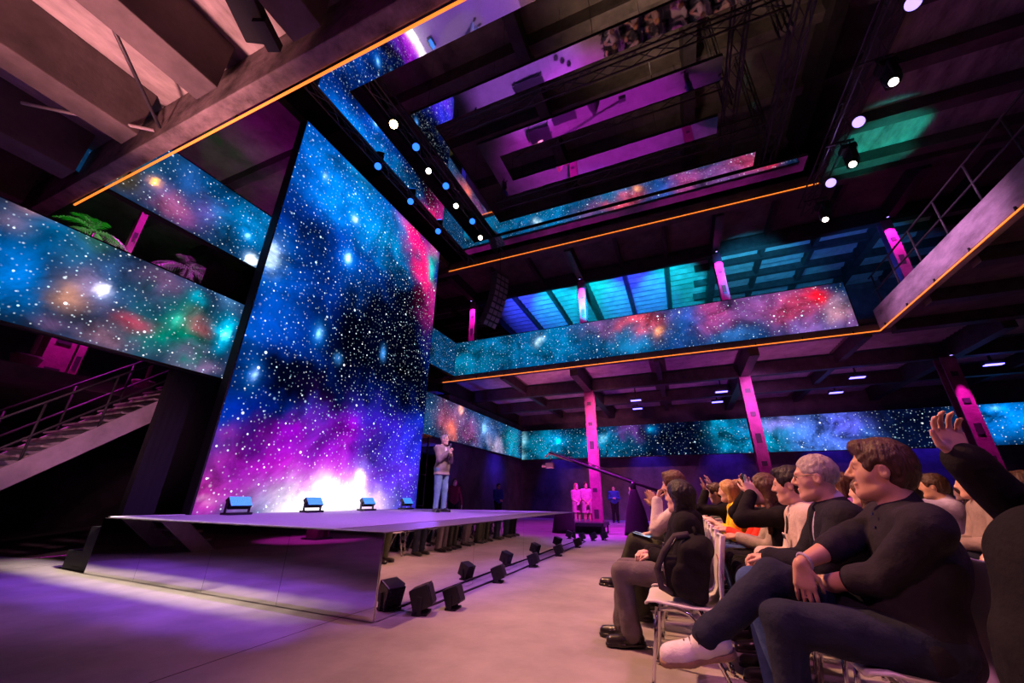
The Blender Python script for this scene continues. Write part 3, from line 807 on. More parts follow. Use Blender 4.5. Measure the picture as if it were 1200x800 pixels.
# ------------------------------------------------------------------ trusses and the hung mirror frames
def truss(a, b, w, label, group=None, bay=0.5):
    a, b = Vector(a), Vector(b)
    t = empty('lighting_truss', label, 'truss', a, group=group)
    d = b - a
    L = d.length
    u = d.normalized()
    s = u.cross(Vector((0, 0, 1))) if abs(u.z) < 0.9 else Vector((1, 0, 0))
    s.normalize()
    v = s.cross(u)
    cs = [(s * i + v * j) * (w / 2) for i, j in ((-1, -1), (1, -1), (1, 1), (-1, 1))]
    for c0 in cs:
        MB().tube([c0, c0 + d], 0.024, 6).build('chord', M['steel_dark'], t, True)
    lc = MB()
    n = max(1, int(L / bay))
    for k in range(4):
        c0, c1 = cs[k], cs[(k + 1) % 4]
        for i in range(n):
            f0, f1 = i / n, (i + 1) / n
            lc.tube([c0 + d * f0, c1 + d * f1] if i % 2 else [c1 + d * f0, c0 + d * f1], 0.011, 5, cap=False)
    lc.build('lacing', M['steel_dark'], t, True)
    return t
truss((5.33, 2.0, 10.43), (5.25, 13.8, 10.43), 0.34, 'lighting truss running along the right gallery edge')
truss((-7.0, 3.4, 10.41), (-7.0, 12.0, 10.41), 0.3, 'lighting truss in front of the tall LED wall top')
truss((-5.6, 4.0, 10.41), (-5.56, 11.8, 10.41), 0.3, 'lighting truss between the outer and middle mirror frames')
truss((-5.0, 6.3, 10.6), (3.4, 6.3, 10.6), 0.34, 'cross truss between middle and inner mirror frames, near side')
truss((-4.6, 9.5, 10.6), (3.4, 9.5, 10.6), 0.34, 'cross truss between middle and inner mirror frames, far side')
truss((-3.4, 7.9, 10.8), (2.3, 7.9, 10.8), 0.3, 'cross truss above the inner mirror frame')
truss((2.6, 5.2, 10.98), (2.6, 10.7, 10.98), 0.3, 'short truss closing the right ends of the mirror frames')
truss((3.7, 4.4, 10.6), (3.7, 11.4, 10.6), 0.3, 'long truss right of the mirror frames')
for x, y in ((2.6, 6.0), (2.6, 9.0), (3.7, 10.6), (3.7, 7.6)):
    truss((x, y, 11.2), (x, y, 14.8), 0.22, {(2.6, 6.0): 'vertical truss at the near end of the closing truss', (2.6, 9.0): 'vertical truss at the far end of the closing truss', (3.7, 10.6): 'vertical truss at the far right of the mirror frames', (3.7, 7.6): 'vertical truss at the middle right of the mirror frames'}[(x, y)])

def mirror_frame(label, x0, x0i, x1, y0, y0i, y1i, y1, z=10.2):
    t = empty('mirror_frame', label, 'mirror', (0, 0, z), group='nested mirror frames under the roof')
    for (a, b, c_, d) in ((x0, x1, y0, y0i), (x0, x0i, y0i, y1i), (x0, x1, y1i, y1)):
        MB().box(((a + b) / 2, (c_ + d) / 2, 0.008), (b - a, d - c_, 0.016)).build('mirror_strip', M['mirror_top'], t)
        MB().box(((a + b) / 2, (c_ + d) / 2, 0.06), (b - a, d - c_, 0.08)).build('backing_frame', M['black'], t)
    for xx in np.arange(x0 + 0.3, x1, 2.2):
        for yy in ((y0 + y0i) / 2, (y1 + y1i) / 2):
            MB().tube([(xx, yy, 0.1), (xx, yy, 5.12)], 0.006, 4).build('hanger_wire', M['black_gloss'], t)
mirror_frame('outermost of the three mirror frames', -6.78, -6.18, 4.6, 3.72, 4.28, 10.75, 11.35)
mirror_frame('middle one of the three mirror frames', -5.18, -4.78, 3.2, 5.36, 5.88, 10.05, 10.58)
mirror_frame('innermost and smallest mirror frame', -4.02, -3.58, 2.14, 6.84, 7.42, 8.42, 8.96)

def par_can(loc, target, lens, label, r=0.1, group=None):
    t = empty('par_can', label, 'stage light', loc, group=group)
    d = (Vector(target) - Vector(loc)).normalized()
    R = rotto(d)
    MB().lathe([(r * 0.55, -0.24), (r * 0.75, -0.2), (r * 0.95, -0.05), (r, 0.02), (r, 0.06)], 18, R).build('can', M['black'], t, True)
    MB().lathe([(r * 0.86, 0.061), (r * 0.86, 0.066)], 18, R).build('lens', lens, t)
    MB().tube([(-r - 0.02, 0, 0.0), (-r - 0.02, 0, 0.2), (0, 0, 0.27), (r + 0.02, 0, 0.2), (r + 0.02, 0, 0.0)], 0.009, 6).build('yoke', M['black_gloss'], t)
g1 = 'blue lit cans in front of the tall LED wall top'
for y, l in ((6.2, 'blue lit can nearest the tip of the tall LED wall'), (7.75, 'middle blue lit can along the tall LED wall top'), (9.38, 'blue lit can near the right end of the tall LED wall top')):
    par_can((-6.9, y, 9.98), (-4.5, 2.5, 3.0), M['lens_blue'], l, 0.115, g1)
for x, y, k, l in ((-5.6, 5.28, 2, 'dazzling amber lamp left of the mirror frames'), (-5.48, 6.08, 0, 'blue lit can right after the dazzling amber lamp'), (-5.64, 6.92, 1, 'white lit can between the first two blue cans of the inner row'), (-5.48, 7.62, 0, 'second blue lit can of the inner row'), (-5.64, 8.5, 1, 'second white lit can of the inner row'), (-5.5, 9.38, 0, 'third blue lit can of the inner row'), (-5.66, 10.3, 1, 'last white lit can of the inner row')):
    par_can((x, y, 9.98), (-3.5, 1.5, 3.0), (M['lens_blue'], M['lens_white'], M['lens_warm'])[k], l, (0.115, 0.095, 0.12)[k])

def moving_head(loc, label, tilt):
    t = empty('moving_head', label, 'stage light', loc, group='moving heads under the right truss')
    MB().box((0, 0, 0.42), (0.34, 0.30, 0.16), bev=0.03).build('base', M['black'], t)
    yk = MB().box((0, 0.19, 0.16), (0.14, 0.06, 0.44), bev=0.02).box((0, -0.19, 0.16), (0.14, 0.06, 0.44), bev=0.02).box((0, 0, 0.33), (0.16, 0.42, 0.06), bev=0.02)
    yk.build('yoke', M['black'], t)
    R = rotto(tilt)
    hd = MB().lathe([(0.10, -0.26), (0.15, -0.22), (0.165, -0.05), (0.15, 0.08), (0.125, 0.2), (0.115, 0.28)], 20, R).build('head', M['black_gloss'], t, True)
    MB().lathe([(0.082, 0.281), (0.082, 0.288)], 20, R).build('lens', M['lens_white'], hd)
    MB().tube([(-0.1, 0, 0.48), (-0.1, 0, 0.70)], 0.02).tube([(0.1, 0, 0.48), (0.1, 0, 0.70)], 0.02).box((-0.1, 0, 0.70), (0.62, 0.06, 0.05)).build('clamp', M['steel_dark'], t)
for y, l in ((8.3, 'moving head highest in the picture under the right truss'), (10.65, 'middle moving head under the right truss'), (13.0, 'lowest moving head at the far end of the right truss')):
    moving_head((5.42, y, 9.55), l, (-0.35, -0.5, -0.8))
for y, l in ((7.0, 'violet round LED can at the top of the right truss'), (9.75, 'violet round LED can between the upper moving heads'), (11.95, 'violet round LED can between the lower moving heads')):
    par_can((5.38, y, 9.98), (3.0, 3.0, 3.0), M['lens_violet'], l, 0.15, 'violet LED cans on the right truss')

# line array
t = empty('line_array', 'curved hanging line array of black speakers beside the tall wall', 'speaker', (-6.05, 12.9, 9.75))
M['grille'] = mat('speaker_grille', (0.22, 0.19, 0.21), 0.6, 0.2, vary=0.4, vscale=40)
ang, px_, pz_ = 0.0, 0.0, 0.0
for i in range(9):
    R = Matrix.Rotation(ang, 4, 'X')
    cb = MB().box((0, 0, 0), (0.72, 0.34, 0.235), R, 0.02)
    cb.v = [(v[0], v[1] + px_, v[2] + pz_) for v in cb.v]
    cb = cb.build('speaker_cabinet', M['black'], t)
    gr = MB()
    for q in (-0.25, 0, 0.25):
        gr.box((q, -0.176, 0), (0.2, 0.012, 0.19))
    gr.v = [tuple(R @ Vector(v) + Vector((0, px_, pz_))) for v in gr.v]
    gr.build('grille', M['grille'], cb)
    ang += 0.075
    pz_ -= 0.25 * math.cos(ang)
    px_ += 0.25 * math.sin(ang)
MB().box((0, 0, 0.2), (0.74, 0.4, 0.06)).tube([(0, 0, 0.2), (0, 0, 6.3)], 0.012).build('flying_frame', M['steel_dark'], t)
t.rotation_euler = (0, 0, 1.25)

# blue floods under the far gallery
FLD = ((-1.54, 18.8, 'blue flood under the far gallery left of centre, front one of its pair'), (-1.66, 20.7, 'blue flood under the far gallery left of centre, rear one of its pair'), (2.07, 18.5, 'blue flood beside the middle pillar, front one of its pair'), (2.03, 20.5, 'blue flood beside the middle pillar, rear one of its pair'), (6.64, 18.0, 'blue flood above the far crowd, front one of its pair'), (6.63, 20.4, 'blue flood above the far crowd, rear one of its pair'), (10.3, 17.8, 'blue flood at the far right'))
for x, y, l in FLD:
    t = empty('flood_light', l, 'flood light', (x, y, 5.42), group='blue floods under the far gallery')
    MB().box((0, 0, 0.05), (0.5, 0.16, 0.12), bev=0.015).build('housing', M['black'], t)
    MB().box((0, -0.05, -0.02), (0.46, 0.17, 0.03)).build('lit_panel', M['lens_flood'], t)
    MB().box((0, 0, 0.385), (0.05, 0.05, 0.57)).build('bracket', M['black'], t)
for x in (-6.6, -1.6, 2.2, 6.6, 10.3):
    spot((x, 22.9, 5.2), (x, 23.6, 1.7), 700, (0.05, 0.02, 1.0), 62, 0.8, 0.1)
spot((-8.0, 19.6, 3.2), (-9.2, 19.6, 2.6), 130, (0.05, 0.02, 1.0), 110, 1.0, 0.1)
spot((-2.9, 20.5, 4.9), (-3.0, 21.3, 0.0), 900, (0.08, 0.02, 1.0), 70, 0.8, 0.1)

# camera crane
t = empty('camera_crane', 'black camera crane with a long thin boom and draped stand', 'camera crane', (-1.55, 14.0, 0))
MB().lathe([(0.42, 0.0), (0.40, 0.12), (0.30, 0.7), (0.17, 1.15), (0.12, 1.3), (0.10, 1.36)], 14).build('draped_stand', M['black_drape'], t, True)
MB().lathe([(0.07, 1.3), (0.09, 1.36), (0.09, 1.5), (0.05, 1.6)], 12).build('pan_head', M['black_gloss'], t, True)
MB().tube([(-2.84, 0, 2.62), (0.0, 0, 1.58), (1.35, 0, 1.12)], 0.05, 8).build('boom', M['black'], t, True)
MB().tube([(-2.84, 0, 2.70), (-1.4, 0, 2.22), (0.0, 0, 1.66)], 0.012, 6).build('boom_cable', M['black'], t, True)
MB().box((1.4, 0, 1.06), (0.34, 0.22, 0.26), bev=0.02).build('counterweight', M['black'], t)
MB().tube([(-2.84, 0, 2.62), (-3.02, 0, 2.46)], 0.03).tube([(-2.84, 0, 2.62), (-2.84, 0, 2.30)], 0.02).build('remote_head', M['black'], t)
MB().box((-2.84, 0, 2.18), (0.30, 0.18, 0.2), bev=0.02).tube([(-3.0, 0, 2.18), (-3.14, 0, 2.17)], 0.06, 12).build('video_camera', M['black_gloss'], t)
# ------------------------------------------------------------------ bodies: one smooth distance field per part, meshed with surface nets
V3 = lambda *a: np.array(a, float)
def nrm(v):
    v = np.asarray(v, float)
    return v / (np.linalg.norm(v) + 1e-9)

class Field:
    """smooth union of round shapes"""
    def __init__(self):
        self.p = []
    def cap(self, a, b, ra, rb=None, k=0.03, sub=False):
        self.p.append(('c', np.asarray(a, float), np.asarray(b, float), ra, ra if rb is None else rb, k, sub))
        return self
    def ell(self, c, r, axes=None, k=0.03, sub=False):
        self.p.append(('e', np.asarray(c, float), np.asarray(r, float), axes, 0, k, sub))
        return self
    def box(self, c, h, r, axes=None, k=0.02, sub=False):
        self.p.append(('b', np.asarray(c, float), np.asarray(h, float), axes, r, k, sub))
        return self
    def cut(self, c, n):
        """keep the side the normal n points away from"""
        self.p.append(('p', np.asarray(c, float), nrm(n), None, 0, 0, True))
        return self
    def bounds(self):
        lo, hi = V3(9, 9, 9), V3(-9, -9, -9)
        for q in self.p:
            if q[6]: continue
            if q[0] == 'c':
                r = max(q[3], q[4])
                lo = np.minimum(lo, np.minimum(q[1], q[2]) - r)
                hi = np.maximum(hi, np.maximum(q[1], q[2]) + r)
            else:
                r = (max(q[2]) + q[4]) * (1.0 if q[3] is None and q[0] == 'e' else 1.75 if q[0] == 'b' else 1.0)
                lo = np.minimum(lo, q[1] - r)
                hi = np.maximum(hi, q[1] + r)
        return lo, hi
    def mesh(self, h, ns=0.0, nf=30.0, seed=0):
        lo, hi = self.bounds()
        lo = lo - 3 * h
        n = np.ceil((hi + 3 * h - lo) / h).astype(int) + 1
        D = np.full(n, 0.6, np.float32)
        ax = [lo[i] + h * np.arange(n[i]) for i in range(3)]
        for q in self.p:
            kind, a, b, c4, c5, k, sub = q
            if kind == 'p':
                d = ((ax[0] - a[0]) * b[0])[:, None, None] + ((ax[1] - a[1]) * b[1])[None, :, None] + ((ax[2] - a[2]) * b[2])[None, None, :]
                D = np.maximum(D, d.astype(np.float32))
                continue
            if kind == 'c':
                r = max(c4, c5)
                l0, h0 = np.minimum(a, b) - r, np.maximum(a, b) + r
            else:
                r = (max(b) + c5) * (1.75 if kind == 'b' else 1.0)
                l0, h0 = a - r, a + r
            pad = 2.2 * k + 3 * h
            i0 = np.clip(np.floor((l0 - pad - lo) / h).astype(int), 0, n)
            i1 = np.clip(np.ceil((h0 + pad - lo) / h).astype(int) + 1, 0, n)
            if np.any(i1 <= i0): continue
            sl = tuple(slice(i0[i], i1[i]) for i in range(3))
            x = (ax[0][sl[0]] - a[0])[:, None, None]
            y = (ax[1][sl[1]] - a[1])[None, :, None]
            z = (ax[2][sl[2]] - a[2])[None, None, :]
            if kind == 'c':
                v = b - a
                vv = v @ v + 1e-12
                t = np.clip((x * v[0] + y * v[1] + z * v[2]) / vv, 0, 1)
                d = np.sqrt((x - t * v[0]) ** 2 + (y - t * v[1]) ** 2 + (z - t * v[2]) ** 2) - (c4 + (c5 - c4) * t)
            else:
                if c4 is not None:
                    A = np.asarray(c4, float)
                    x, y, z = [x * A[i][0] + y * A[i][1] + z * A[i][2] for i in range(3)]
                if kind == 'e':
                    k0 = np.sqrt((x / b[0]) ** 2 + (y / b[1]) ** 2 + (z / b[2]) ** 2)
                    k1 = np.sqrt((x / b[0] ** 2) ** 2 + (y / b[1] ** 2) ** 2 + (z / b[2] ** 2) ** 2) + 1e-9
                    d = k0 * (k0 - 1) / k1
                    d = np.where(k0 < 1e-4, -min(b), d)
                else:
                    qx, qy, qz = np.abs(x) - b[0], np.abs(y) - b[1], np.abs(z) - b[2]
                    d = np.sqrt(np.maximum(qx, 0) ** 2 + np.maximum(qy, 0) ** 2 + np.maximum(qz, 0) ** 2) + np.minimum(np.maximum(qx, np.maximum(qy, qz)), 0) - c5
            d = d.astype(np.float32)
            o = D[sl]
            if sub:
                kk = max(k, 1e-4)
                hh = np.clip(0.5 - 0.5 * (o + d) / kk, 0, 1)
                D[sl] = o * (1 - hh) - d * hh + kk * hh * (1 - hh)
            elif k <= 0:
                D[sl] = np.minimum(o, d)
            else:
                hh = np.clip(0.5 + 0.5 * (o - d) / k, 0, 1)
                D[sl] = o * (1 - hh) + d * hh - k * hh * (1 - hh)
        if ns:
            X, Y, Z = ax[0][:, None, None], ax[1][None, :, None], ax[2][None, None, :]
            w = np.sin(nf * X + 1.7 * np.sin(nf * 0.63 * Z + seed)) * np.sin(nf * 0.8 * Y + 1.3 * np.sin(nf * 0.71 * X + seed)) * np.sin(nf * 1.1 * Z + 1.9 * np.sin(nf * 0.5 * Y + seed))
            D = D + (ns * w).astype(np.float32)
        return snets(D, lo, h)

def snets(D, lo, h):
    s = D < 0
    n = np.array(D.shape) - 1
    cnt = np.zeros(n, np.int8)
    for i in (0, 1):
        for j in (0, 1):
            for k in (0, 1):
                cnt += s[i:n[0] + i, j:n[1] + j, k:n[2] + k]
    act = (cnt > 0) & (cnt < 8)
    ii = np.argwhere(act)
    idx = np.full(n, -1, np.int64)
    idx[act] = np.arange(len(ii))
    acc = np.zeros((len(ii), 3))
    num = np.zeros(len(ii))
    corners = [(i, j, k) for i in (0, 1) for j in (0, 1) for k in (0, 1)]
    cv = {c: D[ii[:, 0] + c[0], ii[:, 1] + c[1], ii[:, 2] + c[2]].astype(float) for c in corners}
    for c in corners:
        for a in range(3):
            if c[a] == 0:
                d = list(c)
                d[a] = 1
                d = tuple(d)
                va, vb = cv[c], cv[d]
                x = (va < 0) != (vb < 0)
                t = np.where(x, va / np.where(np.abs(va - vb) < 1e-12, 1, va - vb), 0)
                p = np.tile(np.array(c, float), (len(ii), 1))
                p[:, a] += t
                acc[x] += p[x]
                num[x] += 1
    verts = lo + h * (ii + acc / num[:, None])
    faces = []
    for a in range(3):
        b, c = (a + 1) % 3, (a + 2) % 3
        sa = [slice(1, n[i]) for i in range(3)]
        sa[a] = slice(0, n[a])
        sb = list(sa)
        sb[a] = slice(1, n[a] + 1)
        s0, s1 = s[tuple(sa)], s[tuple(sb)]
        e = np.argwhere(s0 != s1)
        if not len(e): continue
        flip = s0[tuple(e.T)]
        base = e.copy()
        for i in (b, c):
            base[:, i] += 1
        def at(db, dc):
            q = base.copy()
            q[:, b] -= db
            q[:, c] -= dc
            return idx[tuple(q.T)]
        quad = np.stack([at(1, 1), at(0, 1), at(0, 0), at(1, 0)], -1)
        quad[~flip] = quad[~flip][:, ::-1]
        faces.append(quad)
    faces = np.concatenate(faces)
    return verts, faces

def np_mesh(name, verts, faces, material, parent=None, mat_index=None, mats=None):
    me = bpy.data.meshes.new(name)
    nf = len(faces)
    me.vertices.add(len(verts))
    me.vertices.foreach_set('co', np.asarray(verts, np.float32).ravel())
    me.loops.add(nf * 4)
    me.loops.foreach_set('vertex_index', np.asarray(faces, np.int32).ravel())
    me.polygons.add(nf)
    me.polygons.foreach_set('loop_start', np.arange(0, nf * 4, 4, dtype=np.int32))
    me.polygons.foreach_set('loop_total', np.full(nf, 4, np.int32))
    me.polygons.foreach_set('use_smooth', np.ones(nf, bool))
    if mats:
        for m in mats:
            me.materials.append(m)
        me.polygons.foreach_set('material_index', np.asarray(mat_index, np.int32))
    me.update(calc_edges=True)
    return link(name, me, None if mats else material, parent)

# ------------------------------------------------------------------ people
def skin(name, c):
    return mat(name, c, 0.48, vary=0.10, vscale=14, bump=0.05, bscale=60)
M['skin'] = skin('skin_fair', (0.62, 0.36, 0.28))
M['skin_tan'] = skin('skin_tan', (0.52, 0.29, 0.20))
M['skin_pale'] = skin('skin_pale', (0.70, 0.44, 0.36))
def cloth(name, c, vary=0.2, rough=0.85):
    return mat(name, c, rough, vary=vary, vscale=9, bump=0.45, bscale=22, spec=0.10)
for n_, c_ in dict(navy_shirt=(0.022, 0.020, 0.030), black_cloth=(0.012, 0.011, 0.013), jeans_dark=(0.022, 0.026, 0.048), jeans_blue=(0.05, 0.09, 0.22), jeans_light=(0.15, 0.25, 0.36), grey_trousers=(0.14, 0.12, 0.13),
                   olive_trousers=(0.055, 0.060, 0.040), white_shirt=(0.62, 0.54, 0.55), lilac_shirt=(0.42, 0.38, 0.60), cream_jacket=(0.58, 0.48, 0.44), yellow_shirt=(0.80, 0.56, 0.03), red_top=(0.72, 0.05, 0.03), blazer_beige=(0.26, 0.20, 0.19),
                   blazer_navy=(0.018, 0.018, 0.028), pink_dress=(0.50, 0.24, 0.34), burgundy=(0.20, 0.025, 0.06), blue_cloth=(0.03, 0.06, 0.25), brown_cloth=(0.16, 0.08, 0.05), pattern_cloth=(0.30, 0.26, 0.22), purple_cloth=(0.22, 0.08, 0.34), green_cloth=(0.10, 0.14, 0.09)).items():
    M[n_] = cloth(n_, c_)
def hairm(name, c):
    return mat(name, c, 0.5, vary=0.55, vscale=10, bump=0.8, bscale=50, stretch=(1, 1, 0.25), spec=0.4)
M['hair_brown'] = hairm('hair_brown', (0.055, 0.026, 0.015))
M['hair_black'] = hairm('hair_black', (0.010, 0.008, 0.009))
M['hair_grey'] = hairm('hair_grey', (0.38, 0.33, 0.32))
M['hair_blond'] = hairm('hair_blond', (0.42, 0.24, 0.09))
M['hair_chestnut'] = hairm('hair_chestnut', (0.085, 0.036, 0.020))
M['shoe_white'] = mat('white_canvas', (0.72, 0.68, 0.70), 0.6, vary=0.08, vscale=14, bump=0.2, bscale=60)
M['sole_tan'] = mat('tan_sole', (0.28, 0.17, 0.11), 0.7, vary=0.2, vscale=12)
M['shoe_black'] = mat('black_leather', (0.014, 0.012, 0.012), 0.28, vary=0.3, vscale=12)
M['eye'] = mat('eye', (0.10, 0.07, 0.06), 0.15, vary=0.1, vscale=30)
M['phone'] = mat('phone_body', (0.02, 0.02, 0.025), 0.2, vary=0.1, vscale=10)
M['screen_lit'] = mat('lit_phone_screen', (0.2, 0.3, 0.4), 0.2, emit=(0.35, 0.55, 0.8), estr=0.8)
M['badge'] = mat('white_badge', (0.75, 0.72, 0.72), 0.5, vary=0.05, vscale=20)
M['paper'] = mat('pink_paper', (0.70, 0.32, 0.42), 0.7, vary=0.05, vscale=20)
M['steel'] = mat('brushed_steel', (0.5, 0.5, 0.52), 0.3, 1.0, vary=0.1, vscale=30)

def two_bone(a, b, l1, l2, hint):
    a, b = np.asarray(a, float), np.asarray(b, float)
    d = b - a
    L = np.linalg.norm(d)
    u = d / (L + 1e-9)
    if L >= l1 + l2 - 1e-3:
        return a + u * (L * l1 / (l1 + l2))
    x = (l1 * l1 - l2 * l2 + L * L) / (2 * L)
    hgt = math.sqrt(max(l1 * l1 - x * x, 1e-6))
    w = np.asarray(hint, float)
    w = nrm(w - u * (w @ u))
    return a + u * x + w * hgt

def hand_field(f, wrist, d, n, side, curl=0.5, spread=1.0, s=1.0, fat=1.0, thumb=0.7, fingers=None):
    """d: wrist to fingers, n: out of the palm, side: +1 thumb on cross(d, n)"""
    d, n = nrm(d), np.asarray(n, float)
    n = nrm(n - d * (n @ d))
    t = np.cross(d, n) * side            # towards the thumb
    W = np.asarray(wrist, float)
    base = [(0.030, 0.088), (0.010, 0.093), (-0.011, 0.089), (-0.031, 0.080)]
    ln = [(0.040, 0.024, 0.019), (0.044, 0.028, 0.020), (0.041, 0.026, 0.019), (0.032, 0.019, 0.017)]
    for i, (off, up) in enumerate(base):
        kn = W + (d * up + t * off) * s
        f.cap(W + (d * 0.012 + t * off * 0.55) * s, kn, 0.0155 * s * fat, 0.0125 * s * fat, k=0.012)
        cu = curl if fingers is None else fingers[i]
        dr = nrm(d + t * off * 3.0 * spread)
        ang = cu * 0.75
        p = kn
        for j in range(3):
            a = ang + cu * (0.85 if j else 0) * j
            v = nrm(dr * math.cos(a) + n * math.sin(a))
            q = p + v * ln[i][j] * s
            f.cap(p, q, (0.0092 - 0.0008 * j) * s * fat, (0.0086 - 0.0010 * j) * s * fat, k=0.004)
            p = q
    p = W + (d * 0.022 + t * 0.020) * s
    v = nrm(d * 0.62 + t * (0.85 * thumb) + n * 0.30)
    q = p + v * 0.046 * s
    f.cap(p, q, 0.0145 * s * fat, 0.0115 * s * fat, k=0.014)
    v2 = nrm(d * 0.9 + t * 0.30 * thumb + n * 0.35)
    r = q + v2 * 0.033 * s
    f.cap(q, r, 0.0112 * s * fat, 0.0095 * s * fat, k=0.005)
    f.cap(r, r + nrm(v2 + n * 0.1) * 0.022 * s, 0.0095 * s * fat, 0.0078 * s * fat, k=0.004)

def head_axes(yaw, pitch, roll=0.0):
    cy, sy, cp, sp = math.cos(yaw), math.sin(yaw), math.cos(pitch), math.sin(pitch)
    fx = V3(cy * cp, sy * cp, sp)
    ly = V3(-sy, cy, 0)
    uz = np.cross(fx, ly)
    if roll:
        ly, uz = ly * math.cos(roll) + uz * math.sin(roll), uz * math.cos(roll) - ly * math.sin(roll)
    return fx, ly, uz

def person(label, loc, yaw, P, group=None, name='person'):
    """P: pose and clothing in the person's own frame, x ahead, y to their left, z up"""
    g = P.get
    res, girth = g('res', 0.009), g('girth', 1.0)
    s = g('scale', 1.0)
    pel, chest, neck = V3(*g('pelvis', (0, 0, 0.55))), V3(*g('chest', (-0.03, 0, 0.86))), V3(*g('neck', (-0.02, 0, 1.03)))
    hc = V3(*g('head', (0.02, 0, 1.17)))
    sw = g('sw', 0.185)
    hx, hy, hz = head_axes(math.radians(g('hyaw', 0)), math.radians(g('hpitch', 0)), math.radians(g('hroll', 0)))
    hs = g('hs', 0.92)
    H = lambda x, y, z: hc + (hx * x + hy * y + hz * z) * hs
    HA = [hx, hy, hz]
    tw = math.radians(g('twist', 0))
    ys = V3(-math.sin(tw), math.cos(tw), 0)
    shL, shR = neck + V3(-0.005, 0, -0.07) + ys * sw, neck + V3(-0.005, 0, -0.07) - ys * sw
    if 'shL' in P: shL = V3(*P['shL'])
    if 'shR' in P: shR = V3(*P['shR'])
    hipL, hipR = pel + V3(0, 0.09, -0.01), pel + V3(0, -0.09, -0.01)
    knL, knR = V3(*g('kneeL', (0.44, 0.11, 0.54))), V3(*g('kneeR', (0.44, -0.11, 0.54)))
    anL, anR = V3(*g('ankL', (0.40, 0.11, 0.09))), V3(*g('ankR', (0.40, -0.11, 0.09)))
    toL, toR = nrm(g('toeL', (1, 0.12, -0.05))), nrm(g('toeR', (1, -0.12, -0.05)))
    wrL, wrR = V3(*g('wristL', (0.30, 0.08, 0.68))), V3(*g('wristR', (0.30, -0.08, 0.68)))
    elL = two_bone(shL, wrL, 0.29, 0.26, g('elbL', (-0.4, 0.6, -1)))
    elR = two_bone(shR, wrR, 0.29, 0.26, g('elbR', (-0.4, -0.6, -1)))
    if 'elR' in P: elR = V3(*P['elR'])
    lod = res <= 0.0085
    t = empty(name, label, 'person', loc, math.radians(yaw), group)
    if s != 1: t.scale = (s, s, s)
    torso = []
    waist = pel * 0.62 + chest * 0.38 + V3(0.01, 0, 0)
    def torso_prims(f, e, low=True, k=0.07):
        f.cap(pel + V3(0, -0.075, 0), pel + V3(0, 0.075, 0), 0.115 * girth + e, k=k)
        f.ell(waist + V3(0.015 * girth, 0, 0), (0.115 * girth + e + 0.01, 0.16 * girth + e, 0.15 + e), k=k)
        f.ell(chest, (0.118 * girth + e, 0.175 * (0.5 + girth / 2) + e, 0.185 + e), k=k)
        f.cap(shL * 0.86 + shR * 0.14, shR * 0.86 + shL * 0.14, 0.062 + e, k=0.06)
        f.cap(neck + V3(-0.01, 0, -0.03), neck + V3(-0.02, 0, 0.0), 0.066 + e * 0.5, 0.06 + e * 0.3, k=0.05)
    # ---- the body itself, one surface
    B = Field()
    torso_prims(B, 0)
    for sh, el, wr in ((shL, elL, wrL), (shR, elR, wrR)):
        B.cap(sh, el, 0.056 * (0.6 + girth * 0.4), 0.043, k=0.04)
        B.ell(sh, (0.064, 0.064, 0.064), k=0.05)
        m = el * 0.68 + wr * 0.32
        B.cap(el, m, 0.041, 0.043, k=0.02)
        B.cap(m, wr, 0.043, 0.027, k=0.02)
    for hp, kn, an in ((hipL, knL, anL), (hipR, knR, anR)):
        B.cap(hp, kn, 0.088 * (0.5 + girth / 2), 0.058, k=0.05)
        c = kn * 0.66 + an * 0.34
        B.cap(kn, c, 0.056, 0.057, k=0.03)
        B.cap(c, an, 0.055, 0.036, k=0.03)
    for an, to in ((anL, toL), (anR, toR)):
        up = nrm(V3(0, 0, 1) - to * to[2])
        B.cap(an - to * 0.03 - up * 0.035, an + to * 0.12 - up * 0.045, 0.033, 0.028, k=0.03)
    B.cap(neck + V3(-0.012, 0, -0.05), H(-0.022, 0, -0.05), 0.060 * g('neckw', 1.0), 0.056 * g('neckw', 1.0), k=0.035)
    B.ell(H(-0.018, 0, 0.030), (0.102 * hs, 0.078 * hs, 0.100 * hs), HA, k=0.02)
    B.ell(H(0.022, 0, -0.035), (0.074 * hs, 0.062 * hs, 0.088 * hs), HA, k=0.035)
    B.cap(H(0.020, 0.045, -0.085), H(0.074, 0.010, -0.108), 0.019 * hs, 0.019 * hs, k=0.035)
    B.cap(H(0.020, -0.045, -0.085), H(0.074, -0.010, -0.108), 0.019 * hs, 0.019 * hs, k=0.035)
    B.ell(H(0.080, 0, -0.104), (0.018 * hs, 0.022 * hs, 0.018 * hs), HA, k=0.02)
    B.cap(H(0.082, 0.030, 0.030), H(0.082, -0.030, 0.030), 0.012 * hs, k=0.02)
    B.cap(H(0.090, 0, 0.022), H(0.118, 0, -0.022), 0.0085 * hs, 0.0125 * hs, k=0.014)
    B.cap(H(0.104, 0.013, -0.030), H(0.104, -0.013, -0.030), 0.0095 * hs, k=0.010)
    B.cap(H(0.056, 0.040, -0.018), H(0.050, 0.046, -0.03), 0.016 * hs, k=0.03)
    B.cap(H(0.056, -0.040, -0.018), H(0.050, -0.046, -0.03), 0.016 * hs, k=0.03)
    if lod:
        for q in (1, -1):
            B.ell(H(0.094, 0.031 * q, 0.008), (0.016 * hs, 0.015 * hs, 0.010 * hs), HA, k=0.012, sub=True)
            B.ell(H(0.079, 0.031 * q, 0.008), (0.013 * hs,) * 3, HA, k=0.004)
        B.cap(H(0.098, 0.018, -0.062), H(0.098, -0.018, -0.062), 0.0065 * hs, k=0.008)
        B.cap(H(0.095, 0.016, -0.076), H(0.095, -0.016, -0.076), 0.0072 * hs, k=0.008)
